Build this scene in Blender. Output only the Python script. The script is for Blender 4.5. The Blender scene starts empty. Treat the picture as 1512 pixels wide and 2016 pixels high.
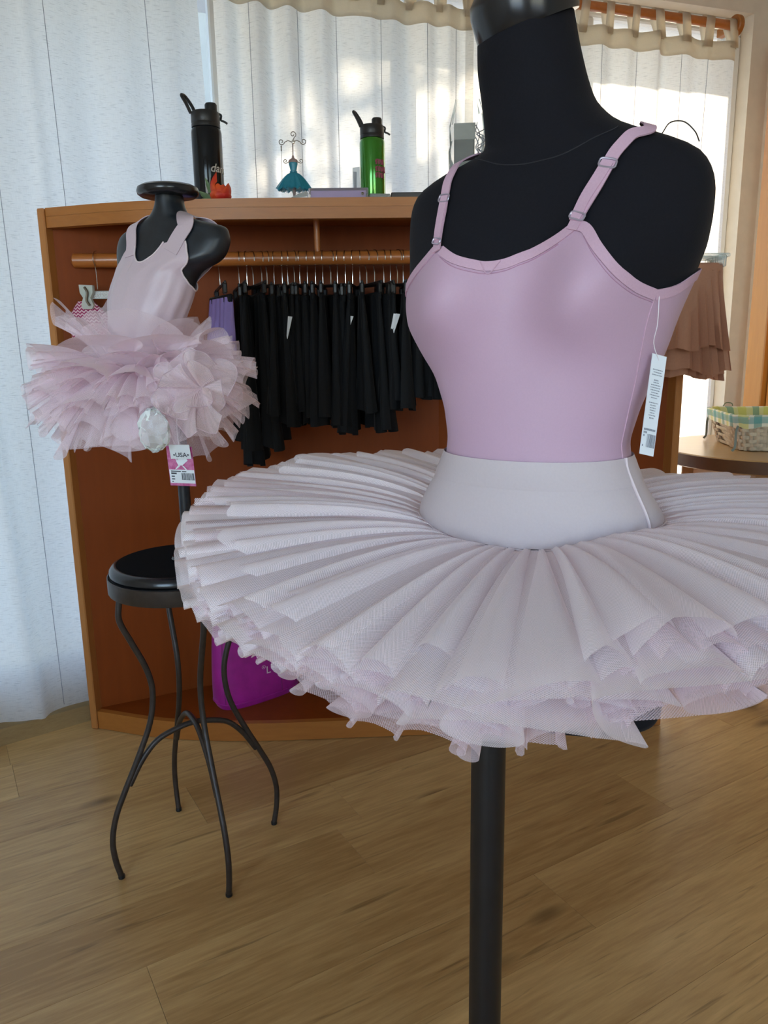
import bpy, bmesh, math, random
import numpy as np
from mathutils import Vector, Matrix
rnd = random.Random(7)
sc = bpy.context.scene
COL = sc.collection
PI = math.pi
R = math.radians

# ------------------------------------------------------------------ camera
CAMH, PITCH, ROLL, FPX = 1.18, R(12.4), R(0.94), 1515.0
_f = Vector((0, math.cos(PITCH), -math.sin(PITCH)))
_x0 = Vector((1, 0, 0)); _u0 = _x0.cross(_f)
_xr = _x0 * math.cos(ROLL) - _u0 * math.sin(ROLL)
_up = _u0 * math.cos(ROLL) + _x0 * math.sin(ROLL)
cd = bpy.data.cameras.new('camera'); cam = bpy.data.objects.new('camera', cd); COL.objects.link(cam)
cd.sensor_fit = 'VERTICAL'; cd.sensor_height = 24.0; cd.sensor_width = 18.0; cd.lens = 24.0 * FPX / 2016.0
cd.clip_start = 0.02
m = Matrix((_xr, _up, -_f)).transposed().to_4x4(); m.translation = (0, 0, CAMH)
cam.matrix_world = m
sc.camera = cam

# ------------------------------------------------------------------ light and exposure
SUN_AZ, SUN_EL = R(12), R(23)          # azimuth to the right of straight ahead, behind the curtains
w = bpy.data.worlds.new('sky'); sc.world = w; w.use_nodes = True
nt = w.node_tree; nt.nodes.clear()
out = nt.nodes.new('ShaderNodeOutputWorld'); bg = nt.nodes.new('ShaderNodeBackground')
sky = nt.nodes.new('ShaderNodeTexSky'); sky.sky_type = 'NISHITA'; sky.sun_disc = False
sky.sun_elevation = SUN_EL; sky.sun_rotation = SUN_AZ; sky.air_density = 1.0; sky.dust_density = 0.15; sky.ozone_density = 2.2
bg.inputs['Strength'].default_value = 0.76
nt.links.new(sky.outputs[0], bg.inputs[0]); nt.links.new(bg.outputs[0], out.inputs[0])
sd = bpy.data.lights.new('sun', 'SUN'); sd.energy = 12.0; sd.angle = R(0.6); sd.color = (1.0, 0.86, 0.66)
so = bpy.data.objects.new('sun', sd); COL.objects.link(so)
_sv = Vector((math.sin(SUN_AZ) * math.cos(SUN_EL), math.cos(SUN_AZ) * math.cos(SUN_EL), math.sin(SUN_EL)))
so.rotation_euler = _sv.to_track_quat('Z', 'Y').to_euler(); so.location = (4, 6, 5)
# daylight coming in through the two shop-front windows behind the camera (their openings are built below)
def day_light(name, loc, size, energy, col, rot):
    l = bpy.data.lights.new(name, 'AREA'); l.shape = 'RECTANGLE'; l.size, l.size_y = size; l.energy = energy; l.color = col
    o = bpy.data.objects.new(name, l); COL.objects.link(o); o.location = loc; o.rotation_euler = rot
day_light('window_daylight', (-1.25, -1.97, 1.55), (1.5, 1.5), 37.0, (0.62, 0.80, 1.0), (R(90), 0, 0))
day_light('window_daylight', (1.15, -1.97, 1.55), (1.5, 1.5), 9.0, (0.66, 0.82, 1.0), (R(90), 0, 0))
vs = sc.view_settings; vs.view_transform = 'Standard'; vs.look = 'None'; vs.gamma = 1.0; vs.use_curve_mapping = False
vs.exposure = 0.0
cy = sc.cycles
cy.max_bounces = 12; cy.diffuse_bounces = 7; cy.glossy_bounces = 4; cy.transmission_bounces = 8; cy.transparent_max_bounces = 64
cy.caustics_reflective = False; cy.caustics_refractive = False; cy.sample_clamp_indirect = 6.0

# ------------------------------------------------------------------ helpers: materials
def _nt(name):
    mm = bpy.data.materials.new(name); mm.use_nodes = True
    t = mm.node_tree; return mm, t, t.nodes['Principled BSDF'], t.nodes['Material Output']
def N(t, typ, **kw):
    n = t.nodes.new(typ)
    for k, v in kw.items(): setattr(n, k, v)
    return n
def setin(n, **kw):
    for k, v in kw.items(): n.inputs[k.replace('_', ' ')].default_value = v
def math_n(t, op, a, b=None):
    n = N(t, 'ShaderNodeMath', operation=op)
    for i, v in enumerate((a, b)):
        if v is None: continue
        if isinstance(v, (int, float)): n.inputs[i].default_value = v
        else: t.links.new(v, n.inputs[i])
    return n.outputs[0]
def c4(c): return (c[0], c[1], c[2], 1.0)
def mat(name, col, rough=0.5, metal=0.0, spec=0.5, noise=0.0, nscale=30.0, stretch=(1, 1, 1), bump=0.0, sheen=0.0, coat=0.0, trans=0.0, col2=None):
    mm, t, p, o = _nt(name)
    p.inputs['Base Color'].default_value = c4(col)
    p.inputs['Roughness'].default_value = rough; p.inputs['Metallic'].default_value = metal
    p.inputs['Specular IOR Level'].default_value = spec
    if sheen: p.inputs['Sheen Weight'].default_value = sheen; p.inputs['Sheen Roughness'].default_value = 0.4
    if coat: p.inputs['Coat Weight'].default_value = coat; p.inputs['Coat Roughness'].default_value = 0.08
    if noise or bump or col2:
        tc = N(t, 'ShaderNodeTexCoord'); mp = N(t, 'ShaderNodeMapping'); mp.inputs['Scale'].default_value = stretch
        nz = N(t, 'ShaderNodeTexNoise'); setin(nz, Scale=nscale, Detail=4.0)
        t.links.new(tc.outputs['Object'], mp.inputs[0]); t.links.new(mp.outputs[0], nz.inputs['Vector'])
        if noise or col2:
            mx = N(t, 'ShaderNodeMix', data_type='RGBA')
            d = col2 or tuple(c * (1 - noise) for c in col)
            mx.inputs[6].default_value = c4(col); mx.inputs[7].default_value = c4(d)
            rp = N(t, 'ShaderNodeMapRange'); setin(rp, From_Min=0.35, From_Max=0.65)
            t.links.new(nz.outputs[0], rp.inputs[0]); t.links.new(rp.outputs[0], mx.inputs[0]); t.links.new(mx.outputs[2], p.inputs['Base Color'])
        if bump:
            b = N(t, 'ShaderNodeBump'); setin(b, Strength=bump, Distance=0.002)
            t.links.new(nz.outputs[0], b.inputs['Height']); t.links.new(b.outputs[0], p.inputs['Normal'])
    if trans:
        tr = N(t, 'ShaderNodeBsdfTranslucent'); tr.inputs[0].default_value = c4(col)
        mx = N(t, 'ShaderNodeMixShader'); mx.inputs[0].default_value = trans
        t.links.new(p.outputs[0], mx.inputs[1]); t.links.new(tr.outputs[0], mx.inputs[2]); t.links.new(mx.outputs[0], o.inputs[0])
    return mm
def wood(name, c1, c2, rough=0.4, scale=9.0, stretch=(0.12, 1, 1), rand=0.0, coat=0.0, knots=False, fine=.30, spec=.5):
    mm, t, p, o = _nt(name)
    tc = N(t, 'ShaderNodeTexCoord'); oi = N(t, 'ShaderNodeObjectInfo')
    vadd = N(t, 'ShaderNodeVectorMath', operation='ADD')
    sm = N(t, 'ShaderNodeVectorMath', operation='SCALE'); sm.inputs[0].default_value = (37.0, 11.0, 5.0)
    t.links.new(oi.outputs['Random'], sm.inputs['Scale']); t.links.new(tc.outputs['Object'], vadd.inputs[0]); t.links.new(sm.outputs[0], vadd.inputs[1])
    mp = N(t, 'ShaderNodeMapping'); mp.inputs['Scale'].default_value = stretch; t.links.new(vadd.outputs[0], mp.inputs[0])
    n0 = N(t, 'ShaderNodeTexNoise'); setin(n0, Scale=scale * 0.45, Detail=2.0, Distortion=0.6); t.links.new(mp.outputs[0], n0.inputs['Vector'])
    n1 = N(t, 'ShaderNodeTexNoise'); setin(n1, Scale=scale * 5, Detail=6.0, Roughness=0.65, Distortion=0.4); t.links.new(mp.outputs[0], n1.inputs['Vector'])
    n4 = N(t, 'ShaderNodeTexNoise'); setin(n4, Scale=scale * 17, Detail=4.0, Roughness=0.6); t.links.new(mp.outputs[0], n4.inputs['Vector'])
    f = math_n(t, 'ADD', math_n(t, 'ADD', math_n(t, 'MULTIPLY', n0.outputs[0], 0.55), math_n(t, 'MULTIPLY', n1.outputs[0], 0.40)), math_n(t, 'MULTIPLY', math_n(t, 'SUBTRACT', n4.outputs[0], .18), fine))
    if rand: f = math_n(t, 'ADD', f, math_n(t, 'MULTIPLY', math_n(t, 'SUBTRACT', oi.outputs['Random'], 0.5), rand))
    rp = N(t, 'ShaderNodeMapRange'); setin(rp, From_Min=0.36, From_Max=0.80); t.links.new(f, rp.inputs[0])
    mx = N(t, 'ShaderNodeMix', data_type='RGBA'); mx.inputs[6].default_value = c4(c1); mx.inputs[7].default_value = c4(c2)
    t.links.new(rp.outputs[0], mx.inputs[0]); res = mx.outputs[2]
    if knots:
        mk = N(t, 'ShaderNodeMapping'); mk.inputs['Scale'].default_value = (2.6, 7.5, 1); t.links.new(vadd.outputs[0], mk.inputs[0])
        vo = N(t, 'ShaderNodeTexVoronoi'); setin(vo, Scale=0.9); t.links.new(mk.outputs[0], vo.inputs['Vector'])
        kr = N(t, 'ShaderNodeMapRange'); setin(kr, From_Min=0.03, From_Max=0.16, To_Min=0.85, To_Max=0.0); t.links.new(vo.outputs['Distance'], kr.inputs[0])
        st = N(t, 'ShaderNodeMapping'); st.inputs['Scale'].default_value = (1.4, 26, 1); t.links.new(vadd.outputs[0], st.inputs[0])
        n3 = N(t, 'ShaderNodeTexNoise'); setin(n3, Scale=3.0, Detail=3.0, Distortion=0.8); t.links.new(st.outputs[0], n3.inputs['Vector'])
        sr = N(t, 'ShaderNodeMapRange'); setin(sr, From_Min=0.62, From_Max=0.74, To_Min=0.0, To_Max=0.55); t.links.new(n3.outputs[0], sr.inputs[0])
        kk = math_n(t, 'MAXIMUM', kr.outputs[0], sr.outputs[0])
        m2 = N(t, 'ShaderNodeMix', data_type='RGBA'); t.links.new(kk, m2.inputs[0]); t.links.new(res, m2.inputs[6]); m2.inputs[7].default_value = c4(tuple(c * 0.4 for c in c2)); res = m2.outputs[2]
    t.links.new(res, p.inputs['Base Color'])
    p.inputs['Roughness'].default_value = rough; p.inputs['Specular IOR Level'].default_value = spec
    if coat: p.inputs['Coat Weight'].default_value = coat; p.inputs['Coat Roughness'].default_value = 0.2
    return mm
def tulle_mat(name, col, cell=0.0022, cover=0.5, base=0.16, sparkle=False):
    mm, t, p, o = _nt(name); t.nodes.remove(p)
    uv = N(t, 'ShaderNodeUVMap'); sp = N(t, 'ShaderNodeSeparateXYZ'); t.links.new(uv.outputs[0], sp.inputs[0])
    k = 2 * PI / cell
    u, v = sp.outputs[0], sp.outputs[1]
    a = math_n(t, 'SINE', math_n(t, 'MULTIPLY', math_n(t, 'ADD', u, math_n(t, 'MULTIPLY', v, 0.58)), k))
    b = math_n(t, 'SINE', math_n(t, 'MULTIPLY', math_n(t, 'SUBTRACT', u, math_n(t, 'MULTIPLY', v, 0.58)), k))
    mxx = math_n(t, 'MAXIMUM', a, b)
    # fraction of area with max(sin, sin) > th
    th = 0.62 if cover > 0.45 else 0.78
    g = N(t, 'ShaderNodeMapRange'); setin(g, From_Min=th - 0.12, From_Max=th + 0.12, To_Min=base, To_Max=0.9); t.links.new(mxx, g.inputs[0])
    di = N(t, 'ShaderNodeBsdfDiffuse'); di.inputs[0].default_value = c4(col)
    tl = N(t, 'ShaderNodeBsdfTranslucent'); tl.inputs[0].default_value = c4(col)
    m1 = N(t, 'ShaderNodeMixShader'); m1.inputs[0].default_value = 0.25
    t.links.new(di.outputs[0], m1.inputs[1]); t.links.new(tl.outputs[0], m1.inputs[2])
    surf = m1.outputs[0]
    if sparkle:
        vo = N(t, 'ShaderNodeTexVoronoi'); setin(vo, Scale=260.0); t.links.new(uv.outputs[0], vo.inputs['Vector'])
        gl = N(t, 'ShaderNodeBsdfGlossy'); gl.inputs['Roughness'].default_value = 0.3
        sr = N(t, 'ShaderNodeMapRange'); setin(sr, From_Min=0.1, From_Max=0.2, To_Min=1.0, To_Max=0.0); t.links.new(vo.outputs['Distance'], sr.inputs[0])
        m3 = N(t, 'ShaderNodeMixShader'); t.links.new(sr.outputs[0], m3.inputs[0]); t.links.new(surf, m3.inputs[1]); t.links.new(gl.outputs[0], m3.inputs[2]); surf = m3.outputs[0]
    tr = N(t, 'ShaderNodeBsdfTransparent')
    lw = N(t, 'ShaderNodeLayerWeight'); lw.inputs['Blend'].default_value = .5      # a net seen edge-on is denser
    den = math_n(t, 'ADD', g.outputs[0], math_n(t, 'MULTIPLY', math_n(t, 'SUBTRACT', .96, g.outputs[0]), math_n(t, 'POWER', lw.outputs['Facing'], 3.0)))
    m2 = N(t, 'ShaderNodeMixShader'); t.links.new(den, m2.inputs[0]); t.links.new(tr.outputs[0], m2.inputs[1]); t.links.new(surf, m2.inputs[2])
    t.links.new(m2.outputs[0], o.inputs[0]); return mm
def clear_mat(name, col=(1, 1, 1), op=0.12, rough=0.05, gloss=0.5):
    mm, t, p, o = _nt(name); p.inputs['Base Color'].default_value = c4(col); p.inputs['Roughness'].default_value = rough
    tr = N(t, 'ShaderNodeBsdfTransparent'); mx = N(t, 'ShaderNodeMixShader')
    lw = N(t, 'ShaderNodeLayerWeight'); lw.inputs['Blend'].default_value = 0.3
    f = math_n(t, 'ADD', math_n(t, 'MULTIPLY', lw.outputs['Fresnel'], gloss), op)
    t.links.new(f, mx.inputs[0]); t.links.new(tr.outputs[0], mx.inputs[1]); t.links.new(p.outputs[0], mx.inputs[2]); t.links.new(mx.outputs[0], o.inputs[0]); return mm

# ------------------------------------------------------------------ helpers: meshes and objects
WL = {}
def tag(o, label=None, cat=None, group=None, kind=None):
    if label: o['label'] = label
    if cat: o['category'] = cat
    if group: o['group'] = group
    if kind: o['kind'] = kind
    return o
def thing(name, label, cat, loc, group=None):
    o = bpy.data.objects.new(name, None); COL.objects.link(o); o.location = loc; o.empty_display_size = 0.05
    WL[o] = np.array(loc, float); return tag(o, label, cat, group)
def catmull(pts, n=8, closed=False):
    P = [np.array(p, float) for p in pts]; L = len(P); o = []
    for i in range(L if closed else L - 1):
        p0 = P[(i - 1) % L] if closed or i > 0 else 2 * P[0] - P[1]
        p1 = P[i]; p2 = P[(i + 1) % L]
        p3 = P[(i + 2) % L] if closed or i + 2 < L else 2 * P[-1] - P[-2]
        for k in range(n):
            t = k / n
            o.append(0.5 * (2 * p1 + (p2 - p0) * t + (2 * p0 - 5 * p1 + 4 * p2 - p3) * t * t + (3 * p1 - p0 - 3 * p2 + p3) * t ** 3))
    if not closed: o.append(P[-1])
    return np.array(o)
class MB:
    def __init__(s): s.v = []; s.f = []; s.uv = {}
    def add(s, verts, faces, uv=None):
        b = len(s.v); s.v.extend([tuple(map(float, p)) for p in verts]); s.f.extend([tuple(i + b for i in f) for f in faces])
        if uv is not None:
            for i, q in enumerate(uv): s.uv[b + i] = q
        return s
    def box(s, c, size, rot=None, bev=0.0):
        x, y, z = [d / 2 for d in size]
        if bev > 0:
            b = min(bev, x * .9, y * .9, z * .9); pr = []
            ring = [(x, y - b), (x - b, y), (-x + b, y), (-x, y - b), (-x, -y + b), (-x + b, -y), (x - b, -y), (x, -y + b)]
            def inset(p): return (p[0] - math.copysign(b, p[0]) * .9 if abs(p[0]) > x - 1e-6 else p[0], p[1] - math.copysign(b, p[1]) * .9 if abs(p[1]) > y - 1e-6 else p[1])
            for zz, ins in ((-z, 1), (-z + b, 0), (z - b, 0), (z, 1)):
                pr += [(*(inset(p) if ins else p), zz) for p in ring]
            fs = [tuple(range(7, -1, -1)), tuple(range(24, 32))]
            for k in range(3):
                for i in range(8): fs.append((k * 8 + i, k * 8 + (i + 1) % 8, k * 8 + 8 + (i + 1) % 8, k * 8 + 8 + i))
            vs_ = pr
        else:
            vs_ = [(-x, -y, -z), (x, -y, -z), (x, y, -z), (-x, y, -z), (-x, -y, z), (x, -y, z), (x, y, z), (-x, y, z)]
            fs = [(0, 3, 2, 1), (4, 5, 6, 7), (0, 1, 5, 4), (1, 2, 6, 5), (2, 3, 7, 6), (3, 0, 4, 7)]
        M = rot if rot is not None else Matrix.Identity(3)
        vs_ = [tuple(Vector(c) + M @ Vector(p)) for p in vs_]
        return s.add(vs_, fs)
    def grid(s, P, cu=False, cv=False, uv=None):
        P = np.asarray(P, float); n, mm_ = P.shape[:2]; fs = []
        for i in range(n if cu else n - 1):
            for j in range(mm_ if cv else mm_ - 1):
                fs.append((i * mm_ + j, i * mm_ + (j + 1) % mm_, ((i + 1) % n) * mm_ + (j + 1) % mm_, ((i + 1) % n) * mm_ + j))
        return s.add(P.reshape(-1, 3), fs, None if uv is None else np.asarray(uv).reshape(-1, 2))
    def tube(s, pts, r, seg=8, closed=False, caps=True):
        P = [Vector(p) for p in pts]; n = len(P); rs = r if hasattr(r, '__len__') else [r] * n
        T = []
        for i in range(n):
            a = P[(i - 1) % n] if closed or i > 0 else P[i]; b = P[(i + 1) % n] if closed or i < n - 1 else P[i]
            T.append((b - a).normalized())
        up = Vector((0, 0, 1)) if abs(T[0].z) < .9 else Vector((1, 0, 0))
        nrm = (up - T[0] * up.dot(T[0])).normalized(); rings = []
        for i in range(n):
            nrm = (nrm - T[i] * nrm.dot(T[i])).normalized(); bi = T[i].cross(nrm)
            rings.append([P[i] + rs[i] * (nrm * math.cos(2 * PI * k / seg) + bi * math.sin(2 * PI * k / seg)) for k in range(seg)])
        b = len(s.v); s.grid(np.array([[tuple(q) for q in rg] for rg in rings]), cu=closed, cv=True)
        if caps and not closed:
            s.f.append(tuple(b + k for k in range(seg - 1, -1, -1))); s.f.append(tuple(b + (n - 1) * seg + k for k in range(seg)))
        return s
    def lathe(s, prof, seg=32, c=(0, 0, 0), sc_=(1, 1), M=None):
        P = []
        for (r, z) in prof:
            P.append([(r * math.cos(2 * PI * k / seg) * sc_[0], r * math.sin(2 * PI * k / seg) * sc_[1], z) for k in range(seg)])
        P = np.array(P)
        if M is not None: P = P @ np.array(M).T
        P = P + np.array(c, float)
        b = len(s.v); s.grid(P, cv=True)
        n = len(prof)
        if prof[0][0] > 1e-5: s.f.append(tuple(b + k for k in range(seg - 1, -1, -1)))
        if prof[-1][0] > 1e-5: s.f.append(tuple(b + (n - 1) * seg + k for k in range(seg)))
        return s
    def prism(s, poly, z0, z1, bev=0.0):
        n = len(poly); cx = sum(p[0] for p in poly) / n; cyy = sum(p[1] for p in poly) / n
        lv = [(z0, 0), (z1 - bev, 0), (z1, bev)] if bev else [(z0, 0), (z1, 0)]
        vs_ = []
        for z, b in lv:
            for p in poly:
                d = Vector((p[0] - cx, p[1] - cyy)); l = d.length; q = d * ((l - b * 1.3) / l) if b and l > 0 else d
                vs_.append((cx + q.x, cyy + q.y, z))
        fs = [tuple(range(n - 1, -1, -1)), tuple(range((len(lv) - 1) * n, len(lv) * n))]
        for k in range(len(lv) - 1):
            for i in range(n): fs.append((k * n + i, k * n + (i + 1) % n, (k + 1) * n + (i + 1) % n, (k + 1) * n + i))
        return s.add(vs_, fs)
    def ribbon(s, pts, nrms, w, th=0.0012):
        P = np.asarray(pts, float); Nn = np.asarray(nrms, float); n = len(P)
        T = np.gradient(P, axis=0); T /= np.linalg.norm(T, axis=1, keepdims=True) + 1e-12
        S = np.cross(T, Nn); S /= np.linalg.norm(S, axis=1, keepdims=True) + 1e-12
        ws = np.asarray(w, float).reshape(-1, 1) if hasattr(w, '__len__') else w
        a = P - S * ws / 2; b_ = P + S * ws / 2
        G = np.stack([a, a + Nn * th, b_ + Nn * th, b_], 1)
        b0 = len(s.v); s.grid(G, cv=True); s.f.append((b0, b0 + 1, b0 + 2, b0 + 3)); s.f.append(tuple(b0 + (n - 1) * 4 + k for k in (3, 2, 1, 0)))
        return s
    def build(s, name, material, parent=None, loc=None, smooth=True, ang=40, mesh_only=False):
        off = np.zeros(3)
        if parent is not None: off = WL[parent]
        if loc is not None: off = np.array(loc, float)
        me = bpy.data.meshes.new(name)
        vv = [(p[0] - off[0], p[1] - off[1], p[2] - off[2]) for p in s.v]
        me.from_pydata(vv, [], s.f); me.update()
        if s.uv:
            ul = me.uv_layers.new(name='UVMap'); li = np.empty(len(me.loops), np.int32); me.loops.foreach_get('vertex_index', li)
            ar = np.array([s.uv.get(i, (0, 0)) for i in range(len(s.v))], np.float32); ul.data.foreach_set('uv', ar[li].ravel())
        if smooth:
            me.shade_smooth() if hasattr(me, 'shade_smooth') else me.polygons.foreach_set('use_smooth', [True] * len(me.polygons))
            if ang < 179: me.set_sharp_from_angle(angle=R(ang))
        me.materials.append(material)
        if mesh_only: return me
        o = bpy.data.objects.new(name, me); COL.objects.link(o)
        if parent is not None: o.parent = parent
        if loc is not None: o.location = loc
        WL[o] = off; return o
def copy_tree(o, parent=None):
    c = o.copy(); COL.objects.link(c)
    if parent is not None: c.parent = parent
    for ch in list(o.children): copy_tree(ch, c)
    return c
def text_mesh(s, size, shear=0.0, bold=0.0):
    cu = bpy.data.curves.new('t', 'FONT'); cu.body = s; cu.size = size; cu.shear = shear; cu.offset = bold; cu.align_x = 'CENTER'; cu.resolution_u = 3
    ob = bpy.data.objects.new('t', cu); COL.objects.link(ob); dg = bpy.context.evaluated_depsgraph_get()
    me = bpy.data.meshes.new_from_object(ob.evaluated_get(dg)); v = [tuple(q.co) for q in me.vertices]; f = [tuple(p.vertices) for p in me.polygons]
    bpy.data.objects.remove(ob); bpy.data.curves.remove(cu); bpy.data.meshes.remove(me); return np.array(v), f
def struct(o): o['kind'] = 'structure'; return o
def rotz(a): return Matrix.Rotation(a, 3, 'Z')
def sm(a, b, x):
    t = np.clip((np.asarray(x, float) - a) / (b - a), 0, 1); return t * t * (3 - 2 * t)

# ------------------------------------------------------------------ materials
M_floor = wood('oak_laminate', (0.70, 0.47, 0.20), (0.37, 0.21, 0.075), rough=0.33, scale=6.0, stretch=(.09, 1, 1), rand=0.14, knots=True, fine=.45)
M_cab_dark = wood('brown_board', (0.25, 0.052, 0.006), (0.17, 0.034, 0.004), rough=0.5, scale=4.0, stretch=(1, 1, .12), spec=.2, fine=.15)
M_cab_edge = wood('honey_wood', (0.44, 0.165, 0.030), (0.31, 0.105, 0.017), rough=0.4, scale=7.0)
M_cab_vert = wood('honey_wood_upright', (0.48, 0.20, 0.055), (0.35, 0.13, 0.03), rough=0.4, scale=7.0, stretch=(1, 1, .12))
M_rod = wood('orange_dowel', (0.50, 0.17, 0.04), (0.34, 0.10, 0.02), rough=0.3, scale=8.0, coat=.3)
M_table = wood('table_veneer', (0.50, 0.32, 0.13), (0.40, 0.24, 0.09), rough=0.28, scale=5.0, coat=.2)
M_tleg2 = wood('dark_edge_band', (0.13, 0.055, 0.018), (0.08, 0.03, 0.01), rough=0.45, scale=5.0)
M_tleg = wood('table_leg_wood', (0.42, 0.22, 0.08), (0.28, 0.13, 0.045), rough=0.4, scale=5.0, stretch=(1, 1, .12))
M_door = wood('orange_pine', (0.68, 0.30, 0.055), (0.52, 0.20, 0.03), rough=0.35, scale=5.0, stretch=(1, 1, .1))
M_wall = mat('beige_plaster', (0.72, 0.64, 0.53), rough=0.85, noise=.06, nscale=20, bump=.15)
M_ceil = mat('ceiling_paint', (0.72, 0.68, 0.60), rough=0.9, noise=.04)
M_frame = mat('white_window_frame', (0.80, 0.80, 0.78), rough=0.4, noise=.03)
M_glass = clear_mat('window_glass', op=0.02, gloss=.25)
M_stool = mat('brown_grey_metal', (0.055, 0.043, 0.036), rough=0.42, metal=.4, noise=.25, nscale=60)
M_blackgl = mat('black_gloss', (0.012, 0.013, 0.016), rough=0.22, noise=.3, nscale=40)
M_felt = mat('black_felt', (0.006, 0.006, 0.007), rough=0.95, spec=.1, noise=.3, nscale=300)
M_form = mat('black_jersey', (0.008, 0.008, 0.012), rough=0.85, spec=.2, sheen=.03, noise=.2, nscale=400, bump=.1)
M_cform = mat('scuffed_black_plastic', (0.014, 0.019, 0.026), rough=0.4, noise=.45, nscale=45, bump=.08)
M_pink = mat('pink_lycra', (0.60, 0.40, 0.53), rough=0.5, spec=.35, sheen=.12, noise=.03, nscale=500, trans=.10)
M_pinktrim = mat('pink_binding', (0.60, 0.39, 0.50), rough=0.6, spec=.3, noise=.05, nscale=500)
M_pinkdk = mat('pink_stitching', (0.50, 0.28, 0.40), rough=.7, noise=.05)
M_pale = mat('pale_pink_lycra', (0.62, 0.54, 0.56), rough=0.55, spec=.3, sheen=.1, noise=.03, nscale=400, trans=.08)
M_paletrim = mat('pale_pink_binding', (0.72, 0.62, 0.65), rough=0.55, spec=.3, noise=.04, nscale=500)
M_cpink = mat('shiny_pale_pink_lycra', (0.62, 0.50, 0.56), rough=0.38, spec=.45, sheen=.1, noise=.03, nscale=300, trans=.06)
M_tulle = tulle_mat('pale_pink_tulle', (0.97, 0.90, 0.92), cell=0.0014, cover=.5, base=.30)
M_tulle2 = tulle_mat('pink_tulle_under', (0.95, 0.83, 0.87), cell=0.0014, cover=.5, base=.20)
M_ctulle = tulle_mat('child_tulle', (0.97, 0.85, 0.915), cell=0.0018, cover=.4, base=.12, sparkle=True)
M_teal = tulle_mat('teal_tulle', (0.05, 0.33, 0.45), cell=0.002, cover=.5, base=.3)
M_silver = mat('silver_wire', (0.75, 0.73, 0.68), rough=0.25, metal=1.0, noise=.1)
M_blackwire = mat('black_plastic', (0.012, 0.012, 0.013), rough=0.4, noise=.2)
M_skirt = mat('black_skirt_cloth', (0.007, 0.008, 0.010), rough=0.75, spec=.2, sheen=.05, noise=.25, nscale=200)
M_peach = mat('peach_chiffon', (0.52, 0.27, 0.18), rough=0.7, spec=.2, noise=.06, nscale=200, trans=.25)
M_lilac = mat('lilac_cloth', (0.30, 0.22, 0.55), rough=0.6, noise=.1)
M_lilacbox = mat('lilac_card', (0.36, 0.24, 0.46), rough=0.5, noise=.06)
M_clear = clear_mat('clear_plastic', (0.9, 0.95, 0.95), op=.10, gloss=.9)
M_clear2 = clear_mat('hazy_plastic', (0.85, 0.92, 0.92), op=.22, rough=.15, gloss=1.0)
M_white = mat('white_card', (0.78, 0.82, 0.86), rough=0.6, noise=.03)
M_ink = mat('dark_ink', (0.03, 0.03, 0.045), rough=0.6, noise=.1)
M_greyink = mat('grey_print', (0.25, 0.27, 0.32), rough=0.6, noise=.1)
M_magcard = mat('magenta_card', (0.42, 0.035, 0.19), rough=0.4, col2=(0.55, 0.13, 0.32), nscale=160)
M_mag = mat('magenta_nylon', (0.42, 0.012, 0.29), rough=0.5, sheen=.2, noise=.2, nscale=25, bump=.25)
M_magdk = mat('magenta_seam', (0.2, 0.008, 0.14), rough=0.6, noise=.1)
M_botblack = mat('black_steel', (0.006, 0.007, 0.009), rough=0.10, noise=.1, spec=.3)
M_botgreen = mat('green_steel', (0.035, 0.22, 0.012), rough=0.16, metal=.5, noise=.08, coat=.6)
M_script = mat('script_print', (0.45, 0.42, 0.38), rough=.5, noise=.05)
M_pinkprint = mat('dull_pink_print', (0.30, 0.06, 0.10), rough=.5, noise=.2, nscale=200)
M_rose = mat('orange_red_petal', (0.75, 0.10, 0.015), rough=0.55, col2=(0.55, 0.015, 0.015), nscale=35, trans=.15)
M_leaf = mat('silk_leaf', (0.12, 0.20, 0.09), rough=0.6, noise=.3, nscale=60)
M_skin = mat('dull_mauve_resin', (0.28, 0.20, 0.19), rough=0.5, noise=.15)
M_tealsat = mat('teal_satin', (0.03, 0.24, 0.34), rough=0.35, noise=.2, nscale=80)
M_bronze = mat('bronze_wire', (0.16, 0.13, 0.10), rough=0.4, metal=.8, noise=.15)
M_greyblk = mat('grey_card_pack', (0.10, 0.11, 0.10), rough=0.5, noise=.25, nscale=40)
M_basket = mat('cream_splint', (0.72, 0.62, 0.46), rough=0.7, noise=.22, nscale=60, bump=.2)
M_string = mat('white_thread', (0.85, 0.80, 0.84), rough=.6, noise=.03)
M_concrete = mat('pale_paving', (0.42, 0.40, 0.36), rough=0.9, noise=.2, nscale=2)
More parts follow.
